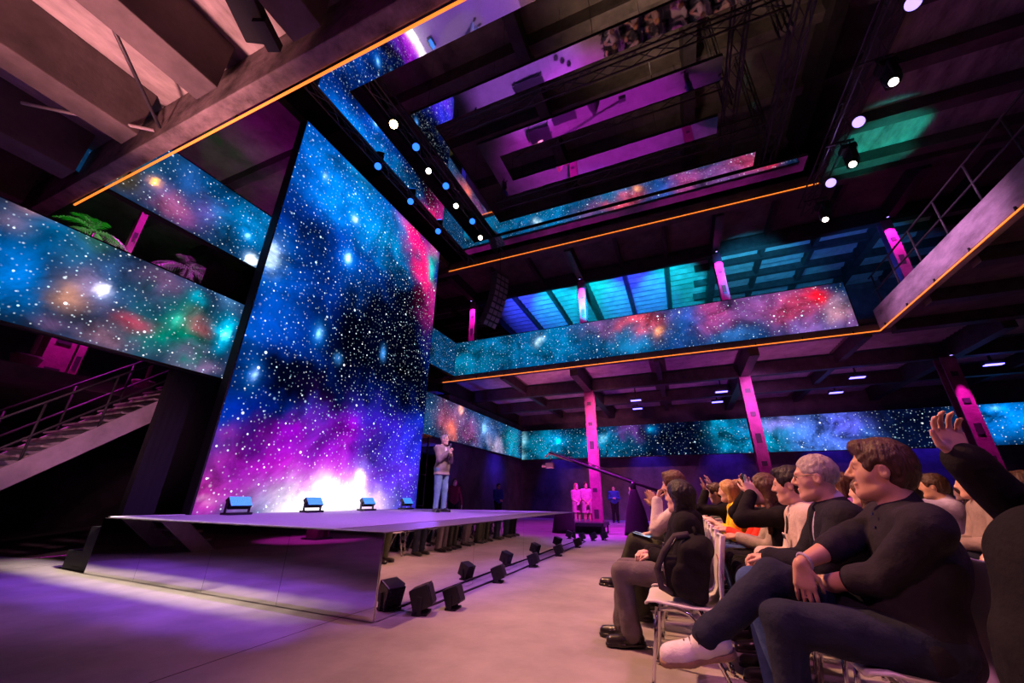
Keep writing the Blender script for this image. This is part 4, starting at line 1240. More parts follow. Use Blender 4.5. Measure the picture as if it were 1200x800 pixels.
    for q in (1, -1):
        B.ell(H(-0.012, 0.080 * q, -0.008), (0.020 * hs, 0.010 * hs, 0.034 * hs), HA, k=0.008)
        if lod:
            B.ell(H(-0.006, 0.090 * q, -0.004), (0.010 * hs, 0.008 * hs, 0.018 * hs), HA, k=0.006, sub=True)
    fat = 1.0 if res <= 0.0085 else 1.25 if res < 0.011 else 1.5
    for sd, el, wr, key in ((1, elL, wrL, 'L'), (-1, elR, wrR, 'R')):
        fd = nrm(wr - el)
        hd, hn = g('hd' + key, None), g('hn' + key, (0, 0, -1))
        hand_field(B, wr, fd if hd is None else hd, hn, sd * g('thumb' + key, 1), g('curl' + key, 0.45), s=g('hands', 1.0), fat=fat)
    v, f = B.mesh(res)
    body = np_mesh('body', v, f, M[g('skin', 'skin')], t)
    if lod:
        for q in (1, -1):
            e = Field().ell(H(0.0865, 0.031 * q, 0.008), (0.0075 * hs,) * 3, k=0)
            v, f = e.mesh(0.0025)
            np_mesh('eye', v, f, M['eye'], t)
    # ---- hair
    hair = g('hair', ('short', 'hair_brown'))
    if hair:
        st_, hm = hair
        A = Field()
        th = 0.016 if st_ != 'crop' else 0.006
        A.ell(H(-0.022, 0, 0.038), ((0.104 + th) * hs, (0.078 + th) * hs, (0.098 + th) * hs), HA, k=0.02)
        if st_ == 'short':
            A.ell(H(-0.05, 0, -0.005), (0.082 * hs, 0.080 * hs, 0.095 * hs), HA, k=0.02)
            A.cap(H(0.062, 0.03, 0.112), H(0.072, -0.03, 0.114), 0.020 * hs, k=0.045)
        elif st_ == 'bob':
            A.cap(H(-0.03, 0.066, 0.03), H(-0.02, 0.080, -0.12), 0.04 * hs, 0.035 * hs, k=0.04)
            A.cap(H(-0.03, -0.066, 0.03), H(-0.02, -0.080, -0.12), 0.04 * hs, 0.035 * hs, k=0.04)
            A.cap(H(-0.085, 0, 0.02), H(-0.085, 0, -0.13), 0.06 * hs, 0.05 * hs, k=0.05)
        elif st_ == 'long':
            for q in (1, -1):
                A.cap(H(-0.03, 0.068 * q, 0.02), H(-0.025, 0.088 * q, -0.18), 0.038 * hs, 0.036 * hs, k=0.04)
                A.cap(H(-0.025, 0.088 * q, -0.18), H(0.02, 0.095 * q, -0.36), 0.036 * hs, 0.018 * hs, k=0.03)
            A.cap(H(-0.085, 0, 0.02), H(-0.10, 0, -0.20), 0.062 * hs, 0.058 * hs, k=0.05)
            A.cap(H(-0.10, 0, -0.20), H(-0.09, 0, -0.34), 0.060 * hs, 0.03 * hs, k=0.05)
        # the face and ears stay clear
        fr = g('fringe', 0.062)
        A.ell(H(0.095, 0, -0.045), (0.085 * hs, 0.072 * hs, (0.075 + fr) * hs), HA, k=0.012, sub=True)
        if st_ in ('short', 'crop'):
            for q in (1, -1):
                A.ell(H(0.002, 0.092 * q, -0.022), (0.036 * hs, 0.034 * hs, 0.046 * hs), HA, k=0.010, sub=True)
            A.ell(H(0.03, 0, -0.13), (0.10 * hs, 0.11 * hs, 0.075 * hs), HA, k=0.02, sub=True)
            A.cut(H(-0.09, 0, -0.082), -hz * 1.0 + hx * 0.15)
        v, f = A.mesh(min(res, 0.008), 0.0035, 95.0, 1.0)
        np_mesh('hair', v, f, M[hm], t)
    if g('glasses'):
        gl = MB()
        for q in (1, -1):
            c0 = H(0.100, 0.032 * q, 0.006)
            gl.tube([c0 + (hy * math.cos(a) * 0.022 + hz * math.sin(a) * 0.016) * hs for a in np.linspace(0, 2 * PI, 14)], 0.0016, 5)
            gl.tube([H(0.100, 0.052 * q, 0.012), H(0.0, 0.082 * q, 0.014)], 0.0016, 5)
        gl.tube([H(0.102, 0.010, 0.010), H(0.102, -0.010, 0.010)], 0.0016, 5)
        gl.build('glasses', M['black_gloss'], t)
    # ---- top
    wr_ns = g('wrinkle', 0.003)
    top = g('top', 'navy_shirt')
    if top:
        T = Field()
        e = g('tope', 0.014)
        torso_prims(T, e)
        if g('hem', 0) > 0:
            T.cap(pel + V3(0, -0.085, -g('hem')), pel + V3(0, 0.085, -g('hem')), 0.12 * girth + e, k=0.06)
        sl = g('sleeve', 1.0)
        for sh, el, wr in ((shL, elL, wrL), (shR, elR, wrR)):
            T.ell(sh, (0.066 + e,) * 3, k=0.05)
            if sl <= 0.5:
                T.cap(sh, sh + (el - sh) * sl * 2, 0.062 + e, 0.056 + e, k=0.03)
            else:
                T.cap(sh, el, 0.058 * (0.6 + girth * 0.4) + e, 0.047 + e, k=0.018)
                T.cap(el, el + (wr - el) * (sl - 0.5) * 2 * 0.96, 0.047 + e, 0.034 + e * 1.1, k=0.018)
                if sl < 0.9:
                    c = el + (wr - el) * (sl - 0.5) * 2
                    T.cap(c - nrm(wr - el) * 0.035, c, 0.053 + e * 0.7, 0.051 + e * 0.7, k=0.008)
        if g('collar', True):
            T.cap(neck + V3(-0.014, 0, -0.015), neck + V3(-0.010, 0, 0.022), 0.072, 0.069, k=0.015)
            T.ell(H(-0.01, 0, -0.075) * 0.5 + (neck + V3(0.03, 0, 0.07)) * 0.5, (0.066, 0.060, 0.066), k=0.012, sub=True)
        if g('hemcut'):
            T.cut((0, 0, g('hemcut')), (0, 0, -1))
        if g('open'):
            T.cap(neck + V3(0.13, 0, -0.04), chest + V3(0.17, 0, -0.06), 0.05, 0.045, k=0.01, sub=True)
        v, f = T.mesh(min(res * 1.1, 0.012), wr_ns, 24.0, g('seed', 0))
        np_mesh(g('topname', 'shirt'), v, f, M[top], t)
    under = g('under')
    if under:
        T = Field()
        torso_prims(T, 0.006)
        T.cap(neck + V3(-0.014, 0, -0.02), neck + V3(-0.006, 0, 0.028), 0.068, 0.066, k=0.015)
        v, f = T.mesh(max(res, 0.010))
        np_mesh('shirt', v, f, M[under], t)
    # ---- legs
    low = g('low', 'jeans_dark')
    if low:
        T = Field()
        e = 0.016
        T.cap(pel + V3(0, -0.08, 0), pel + V3(0, 0.08, 0), 0.115 * girth + 0.008, k=0.05)
        if g('skirt'):
            kz = g('skirt')
            T.cap(pel + V3(0, -0.06, 0), pel + V3(0, -0.07, -kz), 0.13, 0.135, k=0.06)
            T.cap(pel + V3(0, 0.06, 0), pel + V3(0, 0.07, -kz), 0.13, 0.135, k=0.06)
            T.cut(pel + V3(0, 0, -kz - 0.02), (0, 0, -1))
        else:
            fl = g('flare', 0.052)
            for hp, kn, an in ((hipL, knL, anL), (hipR, knR, anR)):
                T.cap(hp, kn, 0.092 * (0.5 + girth / 2) + e, 0.062 + e, k=0.03)
                T.cap(kn, an + (kn - an) * 0.10, 0.060 + e, fl + 0.008, k=0.03)
                T.cap(an + (kn - an) * 0.12, an + (kn - an) * 0.02, fl + 0.008, fl + 0.012, k=0.01)
        v, f = T.mesh(min(res * 1.1, 0.012), wr_ns, 21.0, 2.0 + g('seed', 0))
        np_mesh('skirt' if g('skirt') else 'trousers', v, f, M[low], t)
    # ---- shoes
    sm = g('shoes', 'shoe_black')
    if sm:
        fs_ = g('shoe_s', 1.0)
        for an, to, kn in ((anL, toL, knL), (anR, toR, knR)):
            up = nrm(V3(0, 0, 1) - to * to[2])
            if 'upR' in P and an is anR: up = nrm(V3(*P['upR']) - to * (V3(*P['upR']) @ to))
            sd = np.cross(up, to)
            o = an - up * 0.085
            K = Field()
            K.cap(o - to * (0.05 * fs_) + up * (0.045 * fs_), o + to * (0.02 * fs_) + up * (0.05 * fs_), 0.040 * fs_, 0.042 * fs_, k=0.02)
            K.cap(o + to * (0.02 * fs_) + up * (0.040 * fs_), o + to * (0.165 * fs_) + up * (0.030 * fs_), 0.043 * fs_, 0.036 * fs_, k=0.03)
            K.cap(o + to * (0.10 * fs_) + sd * (0.010 * fs_) + up * (0.025 * fs_), o + to * (0.15 * fs_) - sd * (0.010 * fs_) + up * (0.025 * fs_), 0.038 * fs_, 0.036 * fs_, k=0.03)
            K.cap(o - to * (0.02 * fs_) + up * (0.055 * fs_), an + (kn - an) * 0.02, 0.041 * fs_, 0.038, k=0.02)
            K.cut(o + up * (0.012 * fs_), -up)
            v, f = K.mesh(min(res, 0.008))
            sh_ = np_mesh('shoe', v, f, M[sm], t)
            if lod or g('soles'):
                K = Field()
                K.cap(o - to * (0.05 * fs_) + up * (0.01 * fs_), o + to * (0.17 * fs_) + up * (0.01 * fs_), 0.044 * fs_, 0.040 * fs_, k=0.02)
                K.cap(o + to * (0.09 * fs_) + sd * (0.012 * fs_) + up * (0.01 * fs_), o + to * (0.14 * fs_) - sd * (0.012 * fs_) + up * (0.01 * fs_), 0.044 * fs_, 0.042 * fs_, k=0.03)
                K.cut(o + up * (0.022 * fs_), up)
                K.cut(o + up * (0.0 * fs_), -up)
                v, f = K.mesh(0.005)
                np_mesh('sole', v, f, M[g('sole', 'shoe_black')], sh_)
            if g('laces'):
                lc = MB()
                for q in range(4):
                    b0 = o + to * ((0.040 + 0.024 * q) * fs_) + up * ((0.0875 - 0.006 * q) * fs_)
                    lc.tube([b0 + sd * (0.026 * fs_) - up * (0.012 * fs_), b0 + up * (0.003 * fs_), b0 - sd * (0.026 * fs_) - up * (0.012 * fs_)], 0.0032, 6)
                for q in (1, -1):
                    b0 = o + to * (0.035 * fs_) + up * (0.094 * fs_)
                    lc.tube([b0, b0 + sd * (0.03 * fs_) * q + up * (0.012 * fs_), b0 + sd * (0.045 * fs_) * q - up * (0.02 * fs_)], 0.003, 6)
                lc.build('laces', M['black'], sh_)
    J = dict(wrL=wrL, wrR=wrR, elL=elL, elR=elR, neck=neck, chest=chest, pel=pel, H=H)
    return t, J

def part_on(t, name, mb, m):
    return mb.build(name, M[m], t)
# ------------------------------------------------------------------ chairs
def chair_meshes():
    prof = [(.238, .418, .36), (.236, .436, .41), (.215, .449, .43), (.12, .447, .445), (.0, .438, .45), (-.10, .436, .45), (-.17, .446, .445), (-.212, .480, .44), (-.234, .545, .43), (-.25, .62, .43), (-.268, .71, .42), (-.284, .785, .385), (-.292, .82, .33), (-.297, .832, .24)]
    m, n = len(prof), 9
    vs, fs = [], []
    for i, (x, z, w) in enumerate(prof):
        fb = min(1, max(0, (i - 5) / 4))
        for j in range(n):
            u = -1 + 2 * j / (n - 1)
            c = u ** 4 * 0.018
            vs.append((x + fb * (u * u * 0.035), u * w / 2, z + (1 - fb) * (u ** 4 * 0.012)))
    for i in range(m - 1):
        for j in range(n - 1):
            fs.append((i * n + j, i * n + j + 1, (i + 1) * n + j + 1, (i + 1) * n + j))
    # thickness: a second skin offset along averaged normals
    bm = bmesh.new()
    bv = [bm.verts.new(v) for v in vs]
    for f in fs: bm.faces.new([bv[i] for i in f])
    bmesh.ops.recalc_face_normals(bm, faces=bm.faces[:])
    bmesh.ops.subdivide_edges(bm, edges=bm.edges[:], cuts=1, use_grid_fill=True, smooth=1.0)
    bmesh.ops.solidify(bm, geom=bm.faces[:], thickness=0.012)
    me = bpy.data.meshes.new('seat_shell')
    bm.to_mesh(me)
    bm.free()
    me.polygons.foreach_set('use_smooth', [True] * len(me.polygons))
    me.materials.append(M['white_plastic'])
    legs = []
    for s in (1, -1):
        legs.append(MB().tube([(.165, s * .19, .425), (.185, s * .205, .30), (.235, s * .235, 0.012)], .0115, 10).lathe([(.014, 0), (.016, .01), (.014, .03)], 10, Matrix.Translation((.235, s * .235, 0))))
        legs.append(MB().tube([(.165, s * .19, .412), (.06, s * .195, .428), (-.02, s * .20, .405), (-.075, s * .205, .34), (-.14, s * .215, .20), (-.225, s * .235, 0.012)], .0115, 10).lathe([(.014, 0), (.016, .01), (.014, .03)], 10, Matrix.Translation((-.225, s * .235, 0))))
    bar = MB().tube([(.15, -.19, .418), (.15, .19, .418)], .010, 8).tube([(-.03, -.20, .405), (-.03, .20, .405)], .010, 8)
    bar.box((.06, .0, .424), (.22, .03, .012))
    return me, legs, bar
_shell, _legs, _bar = chair_meshes()
_legme = []
def _mk(mb, name):
    o = mb.build(name, M['chrome'], None, True)
    me = o.data
    bpy.data.objects.remove(o)
    return me
_legme = [_mk(l, 'leg') for l in _legs]
_barme = _mk(_bar, 'under_seat_bar')
def chair(x, y, label, rot=PI, group='white shell chairs in the near rows'):
    t = empty('shell_chair', label, 'chair', (x, y, 0), rot, group)
    for nme, me in [('seat_shell', _shell)] + [('leg', l) for l in _legme] + [('under_seat_bar', _barme)]:
        o = bpy.data.objects.new(nme, me)
        COL.objects.link(o)
        o.parent = t
    return t

def merge(objs, name):
    """meshes of one person or chair joined to ONE mesh for the small far copies"""
    vs, fs, mi, mats = [], [], [], []
    off = 0
    for o in objs:
        me = o.data
        for m_ in me.materials:
            if m_ not in mats: mats.append(m_)
        k = mats.index(me.materials[0])
        vs += [tuple(v.co) for v in me.vertices]
        for p in me.polygons:
            fs.append([i + off for i in p.vertices])
            mi.append(k)
        off += len(me.vertices)
    me = bpy.data.meshes.new(name)
    me.from_pydata(vs, [], fs)
    for m_ in mats: me.materials.append(m_)
    me.polygons.foreach_set('material_index', mi)
    me.polygons.foreach_set('use_smooth', [True] * len(fs))
    me.update()
    return me
def wipe(t):
    for c in list(t.children_recursive): bpy.data.objects.remove(c)
    bpy.data.objects.remove(t)

# ------------------------------------------------------------------ people one can tell apart
R1, R2, R3 = -0.10, 0.78, 1.64

# the man in the dark shirt, nearest
BM = dict(res=0.0062, girth=1.10, skin='skin_tan', pelvis=(-0.02, 0, 0.535), chest=(-0.10, 0, 0.84), neck=(-0.095, 0, 1.035), head=(-0.070, 0.0, 1.185), hs=1.0, neckw=1.1, hyaw=-16, hpitch=3, sw=0.195,
          kneeL=(0.47, 0.13, 0.575), ankL=(0.50, 0.12, 0.10), kneeR=(0.45, -0.02, 0.715), ankR=(0.785, 0.06, 0.465), shoe_s=1.13, toeR=(1, 0.06, -0.22), upR=(0.35, 0.25, 1),
          wristR=(0.345, 0.075, 0.79), hdR=(0.06, 0.12, -1), hnR=(-0.25, -1, -0.1), curlR=0.28, elbR=(0.1, -1, -0.2), thumbR=-1,
          wristL=(0.30, -0.02, 0.70), elbL=(-0.55, 0.5, -1), hdL=(0.4, -0.9, 0), hnL=(0, 0, -1), curlL=0.6, sleeve=0.66,
          top='navy_shirt', low='jeans_dark', shoes='shoe_white', sole='sole_tan', laces=True, hair=('short', 'hair_brown'), wrinkle=0.006, fringe=0.058)
bm_, J = person('man in a dark shirt with rolled sleeves, white shoe held out over his crossed leg', (R2, 2.40, 0), 180, BM)
w = J['wrR'] + nrm(J['elR'] - J['wrR']) * 0.025
ax = nrm(J['elR'] - J['wrR'])
b1 = nrm(np.cross(ax, V3(0, 0, 1)))
b2 = np.cross(ax, b1)
part_on(bm_, 'wristband', MB().tube([w + (b1 * math.cos(a) + b2 * math.sin(a)) * 0.034 for a in np.linspace(0, 2 * PI, 18)], 0.006, 6, cap=False), 'lilac_shirt')['label'] = 'pale violet wristband'
pk = MB()
for k in range(5):
    pk.lathe([(0.006, 0), (0.006, 0.004)], 10, Matrix.Translation((0.035 + 0.006 * k - 0.02, 0.03, 1.0 - 0.055 * k)) @ rotto((1, 0.1, 0.2)))
part_on(bm_, 'shirt_button', pk, 'black_gloss')
chair(R2, 2.40, 'white shell chair under the man in the dark shirt')

# the grey haired man
gm, J = person('grey haired man in glasses, dark blazer and lilac shirt', (R2, 2.97, 0), 180,
    dict(res=0.0068, girth=1.02, skin='skin', pelvis=(0, 0, 0.535), chest=(0.00, 0, 0.84), neck=(0.0, 0, 1.03), head=(0.045, 0.0, 1.18), hs=0.98, hyaw=-14, hpitch=-2,
         kneeL=(0.50, 0.12, 0.62), ankL=(0.42, 0.12, 0.15), kneeR=(0.47, -0.11, 0.55), ankR=(0.46, -0.12, 0.09),
         wristL=(0.37, 0.03, 0.74), wristR=(0.38, -0.07, 0.72), hdL=(0.7, -0.6, 0.05), hdR=(0.7, 0.6, -0.05), curlL=0.8, curlR=0.8, top='blazer_navy', topname='blazer', tope=0.024, open=True, under='lilac_shirt', collar=False,
         low='jeans_blue', hair=('crop', 'hair_grey'), glasses=True, seed=3, fringe=0.05))
part_on(gm, 'watch', MB().tube([J['wrR'] + V3(0, 0.036 * math.cos(a), 0.036 * math.sin(a)) for a in np.linspace(0, 2 * PI, 16)], 0.008, 6, cap=False), 'yellow_paint')['label'] = 'yellow watch strap'
chair(R2, 2.97, 'white shell chair under the grey haired man')

# the one in the cream jacket with a lanyard
cj, J = person('dark haired person in a cream jacket with a lanyard badge beside the grey haired man', (R2, 3.52, 0), 180,
    dict(res=0.0075, pelvis=(0.0, 0, 0.53), chest=(0.02, 0, 0.83), neck=(0.03, 0, 1.01), head=(0.075, 0, 1.155), hyaw=-16, hpitch=-5,
         wristL=(0.33, 0.06, 0.69), wristR=(0.33, -0.08, 0.69), hdL=(0.7, -0.6, -0.1), hdR=(0.7, 0.6, -0.1), curlL=0.7, curlR=0.7,
         top='cream_jacket', topname='jacket', tope=0.022, open=True, under='white_shirt', collar=False, low='black_cloth', hair=('short', 'hair_black'), seed=5))
part_on(cj, 'lanyard', MB().tube([(0.02, 0.07, 1.035), (0.125, 0.06, 0.96), (0.165, 0.02, 0.84)], 0.006, 5).tube([(0.02, -0.07, 1.035), (0.125, -0.05, 0.96), (0.165, 0.02, 0.84)], 0.006, 5), 'black')
part_on(cj, 'badge', MB().box((0.178, 0.02, 0.79), (0.006, 0.085, 0.11), Matrix.Rotation(0.1, 4, 'Y'), 0.002), 'badge')
part_on(cj, 'badge_stripe', MB().box((0.1825, 0.02, 0.82), (0.004, 0.08, 0.028), Matrix.Rotation(0.1, 4, 'Y')), 'black')
chair(R2, 3.52, 'white shell chair under the person in the cream jacket')
co = Field().box((0, 0, 0), (0.10, 0.15, 0.02), 0.04).cap((0.05, -0.16, 0.0), (0.10, -0.15, -0.12), 0.05).cap((-0.05, 0.13, 0.01), (0.07, 0.17, -0.05), 0.05)
v, f = co.mesh(0.009, 0.008, 30)
o = np_mesh('folded_coat', v, f, M['black_cloth'])
o.location = (R2 - 0.24, 3.52, 0.655)
tag(o, 'black coat lying across the lap of the person in the cream jacket', 'coat')

# the woman holding up a camera
wm, J = person('woman with long chestnut hair in black holding up a phone', (R2, 4.08, 0), 180,
    dict(res=0.0078, girth=0.88, skin='skin_pale', pelvis=(0, 0, 0.525), chest=(0.06, 0, 0.82), neck=(0.10, 0, 1.0), head=(0.155, 0, 1.14), hyaw=-10, hpitch=0, sw=0.165,
         wristL=(0.265, 0.04, 1.10), wristR=(0.265, -0.06, 1.12), elbL=(-0.2, 0.7, -1), elbR=(-0.2, -0.7, -1), hdL=(0.1, -0.25, 1), hdR=(0.1, 0.2, 1), hnL=(0.2, -1, 0), hnR=(0.2, 1, 0), curlL=0.55, curlR=0.5,
         top='black_cloth', low='black_cloth', hair=('long', 'hair_chestnut'), seed=7))
chair(R2, 4.08, 'white shell chair under the woman with long chestnut hair')
ph = empty('phone', 'dark phone held up by the woman with long chestnut hair', 'phone', (R2 - 0.30, 4.09, 1.23), 0.0)
MB().box((0, 0, 0), (0.010, 0.15, 0.075), None, 0.004).build('case', M['phone'], ph)
MB().box((0.0056, 0, 0), (0.001, 0.14, 0.066)).build('display', M['screen_lit'], ph)

# patterned top, then the bright yellow shirt and the man raising his hand
person('person in a patterned top with hands on lap, beyond the woman with long chestnut hair', (R2, 4.64, 0), 180,
    dict(res=0.010, girth=0.9, skin='skin_tan', chest=(0.0, 0, 0.80), neck=(0.0, 0, 0.97), head=(0.05, 0, 1.10), wristL=(0.36, 0.04, 0.72), wristR=(0.36, -0.06, 0.72), hyaw=-10, hpitch=-15,
         top='pattern_cloth', low='black_cloth', hair=('bob', 'hair_black'), seed=2))
chair(R2, 4.64, 'white shell chair under the person in the patterned top')
person('person in a bright red top between patterned top and yellow shirt', (R2, 5.2, 0), 180,
    dict(res=0.010, girth=0.88, skin='skin', chest=(0.02, 0, 0.78), neck=(0.04, 0, 0.94), head=(0.09, 0, 1.07), wristL=(0.40, 0.05, 0.74), wristR=(0.40, -0.06, 0.74), hyaw=-10, hpitch=-20,
         top='red_top', low='jeans_blue', hair=('bob', 'hair_chestnut'), seed=4))
chair(R2, 5.2, 'white shell chair under the person in the red top')
person('blond person in a bright yellow shirt farther along the second row', (R2, 5.76, 0), 180,
    dict(res=0.010, girth=0.95, skin='skin_pale', chest=(0.16, 0, 0.84), neck=(0.24, 0, 1.02), head=(0.29, 0, 1.155), wristL=(0.50, 0.08, 0.80), wristR=(0.50, -0.06, 0.80), hyaw=-12, hpitch=-4,
         top='yellow_shirt', sleeve=0.7, low='jeans_blue', hair=('bob', 'hair_blond'), seed=1))
chair(R2, 5.76, 'white shell chair under the blond person in yellow')
person('man in black raising one hand, just beyond the yellow shirt', (R2, 6.32, 0), 180,
    dict(res=0.010, skin='skin_tan', chest=(0.24, 0, 0.84), neck=(0.34, 0, 1.0), head=(0.39, 0, 1.14), wristL=(0.52, 0.10, 1.16), hdL=(0.1, 0.05, 1), hnL=(1, 0, 0), curlL=0.2, elbL=(0.2, 0.3, -1), wristR=(0.36, -0.08, 0.70), hyaw=-10, hpitch=-12,
         top='black_cloth', low='jeans_dark', hair=('short', 'hair_brown'), seed=6))
chair(R2, 6.32, 'white shell chair under the man in black raising one hand')

# first row: an empty chair with the backpack, then the two with crossed ankles and crossed legs
chair(R1, 3.20, 'white shell chair with chrome legs holding the black backpack')
o = MB().box((0.0, 0, 0), (0.006, 0.19, 0.12), Matrix.Rotation(-0.12, 4, 'Y'), 0.002).build('seat_notice', M['paper'], None, loc=(R1 + 0.242, 3.11, 0.66))
tag(o, 'pink notice stuck to the back of the chair with the backpack', 'notice')
M['strap'] = cloth('strap_webbing', (0.05, 0.045, 0.05))
bp = empty('backpack', 'black backpack leaning on the seat of the front row chair', 'bag', (R1 + 0.02, 3.20, 0.452), PI)
K = Field().box((-0.055, 0, 0.165), (0.05, 0.115, 0.115), 0.05, [(0.97, 0, 0.24), (0, 1, 0), (-0.24, 0, 0.97)], k=0.03).ell((-0.115, 0, 0.31), (0.09, 0.14, 0.075), k=0.05).ell((0.02, 0.15, 0.12), (0.06, 0.03, 0.08), k=0.03)
v, f = K.mesh(0.007, 0.006, 26)
np_mesh('main_compartment', v, f, M['black_cloth'], bp)
K = Field().box((0.06, 0, 0.13), (0.022, 0.085, 0.075), 0.038, k=0.02)
v, f = K.mesh(0.007, 0.004, 30)
np_mesh('front_pocket', v, f, M['black_cloth'], bp)
for s in (1, -1):
    MB().tube([(-0.06, s * 0.06, 0.375), (0.03, s * 0.075, 0.36), (0.11, s * 0.09, 0.27), (0.165, s * 0.105, 0.17), (0.15, s * 0.11, 0.07), (0.08, s * 0.12, 0.04)], 0.021, 8).build('shoulder_strap', M['strap'], bp, True)
    MB().tube([(0.02, s * 0.12, 0.36), (0.125, s * 0.05, 0.21)], 0.005, 6).build('side_cord', M['black_gloss'], bp, True)
MB().tube([(-0.11, -0.05, 0.37), (-0.10, -0.035, 0.42), (-0.10, 0.035, 0.42), (-0.11, 0.05, 0.37)], 0.011, 8).build('carry_handle', M['black_cloth'], bp, True)
MB().tube([(0.125, 0.02, 0.20), (0.14, 0.02, 0.15)], 0.005, 6).build('zip_pull', M['steel'], bp, True)
MB().box((0.115, -0.07, 0.30), (0.012, 0.035, 0.03), None, 0.004).build('buckle', M['steel'], bp)
MB().tube([(0.122, y_, 0.185 + 0.02 * math.sin((y_ + 0.09) * 17)) for y_ in np.linspace(-0.09, 0.09, 9)], 0.004, 5).build('zip', M['steel'], bp, True)

pa, J = person('person with a black bob, black hoodie and grey trousers beside the backpack', (R1, 3.76, 0), 180,
    dict(res=0.0072, skin='skin_pale', pelvis=(0.0, 0, 0.52), chest=(-0.06, 0, 0.78), neck=(-0.07, 0, 0.935), head=(-0.045, 0, 1.075), hs=0.95, hyaw=-24, hpitch=2,
         kneeL=(0.47, 0.09, 0.50), ankL=(0.43, 0.08, 0.10), kneeR=(0.47, -0.10, 0.50), ankR=(0.52, -0.09, 0.10), toeL=(1, 0.25, -0.04),
         wristL=(0.20, 0.06, 0.635), wristR=(0.24, -0.08, 0.65), hdL=(0.8, -0.5, -0.1), hdR=(0.8, 0.5, -0.1), curlL=0.8, curlR=0.8,
         top='black_cloth', tope=0.024, topname='hoodie', low='grey_trousers', flare=0.068, hair=('bob', 'hair_black'), wrinkle=0.006, seed=8))
hd = Field().cap((-0.13, -0.08, 0.93), (-0.13, 0.08, 0.93), 0.05).cap((-0.14, 0, 0.90), (-0.16, 0, 0.83), 0.07, 0.04)
v, f = hd.mesh(0.009, 0.004, 25)
np_mesh('hood', v, f, M['black_cloth'], pa)
chair(R1, 3.76, 'white shell chair under the person in the black hoodie')

pb, J = person('brown haired person with hand at the mouth and crossed olive trousers', (R1, 4.34, 0), 180,
    dict(res=0.0075, skin='skin', pelvis=(0, 0, 0.53), chest=(-0.04, 0, 0.85), neck=(-0.03, 0, 1.04), head=(0.0, 0, 1.185), hs=0.95, hyaw=-24, hpitch=-3,
         kneeL=(0.40, 0.08, 0.68), ankL=(0.58, 0.02, 0.36), toeL=(1, 0.05, 0.05), kneeR=(0.45, -0.08, 0.54), ankR=(0.42, -0.10, 0.09),
         wristL=(0.16, 0.07, 1.045), elbL=(0.3, 0.2, -1), hdL=(-0.3, -0.3, 0.9), hnL=(-1, 0, 0), curlL=0.9, wristR=(0.24, -0.02, 0.75), hdR=(0.9, 0.3, -0.1), curlR=0.7,
         top='white_shirt', low='olive_trousers', flare=0.056, hair=('short', 'hair_chestnut'), seed=9))
vest = Field().ell((0.0, 0, 0.80), (0.155, 0.19, 0.17)).cap((0.02, -0.08, 0.66), (0.02, 0.08, 0.66), 0.13)
v, f = vest.mesh(0.011, 0.004, 22)
np_mesh('vest', v, f, M['olive_trousers'], pb)
chair(R1, 4.34, 'white shell chair under the person with legs crossed')
tb = empty('tablet', 'slim dark tablet in the hands of the person in the olive trousers', 'tablet', (R1 - 0.34, 4.30, 0.735))
MB().box((0, 0, 0), (0.17, 0.22, 0.010), Matrix.Rotation(0.25, 4, 'Y'), 0.004).build('case', M['phone'], tb)
MB().box((0.0015, 0, 0.006), (0.15, 0.20, 0.001), Matrix.Rotation(0.25, 4, 'Y')).build('display', M['screen_lit'], tb)

person('person clapping with raised palm beyond the one in the olive trousers, front row', (R1, 4.92, 0), 180,
    dict(res=0.010, skin='skin_tan', wristL=(0.22, 0.05, 0.98), wristR=(0.24, -0.02, 0.98), hdL=(0.3, -0.1, 1), hdR=(0.3, 0.1, 1), hnL=(0.3, -1, 0), hnR=(0.3, 1, 0), curlL=0.1, curlR=0.1, elbL=(0, 0.5, -1), elbR=(0, -0.5, -1),
         hyaw=-24, top='blazer_navy', low='jeans_dark', hair=('short', 'hair_black'), seed=3))
chair(R1, 4.92, 'white shell chair under the person clapping in the front row')

# the dark figure at the far right
person('person all in black with one hand raised at the right edge', (1.0, 1.72, 0), 180,
    dict(res=0.0075, girth=1.12, skin='skin', pelvis=(0.08, 0, 0.53), chest=(0.04, 0, 0.84), neck=(-0.05, 0, 1.03), head=(-0.135, 0, 1.165), hs=0.98, hyaw=-18, hpitch=18,
         kneeL=(0.38, 0.42, 0.50), ankL=(0.34, 0.42, 0.10), kneeR=(0.44, 0.20, 0.48), ankR=(0.40, 0.22, 0.10),
         wristR=(0.10, -0.15, 1.19), elR=(-0.06, -0.27, 0.985), shR=(-0.12, -0.14, 1.05), hdR=(0.15, 0.0, 1), hnR=(-0.1, 1, 0.1), curlR=0.55, elbR=(0.05, -1, -1.0), thumbR=1, wristL=(0.10, 0.22, 0.60), hdL=(0.6, -0.7, -0.2), elbL=(-1, 0.3, 0), top='black_cloth', tope=0.026, low='black_cloth', hair=('bob', 'hair_black'), wrinkle=0.005, seed=12))
chair(0.92, 1.80, 'white shell chair under the person all in black')
chair(1.66, 3.95, 'empty pale shell chair behind the shoulder of the man in the dark shirt')

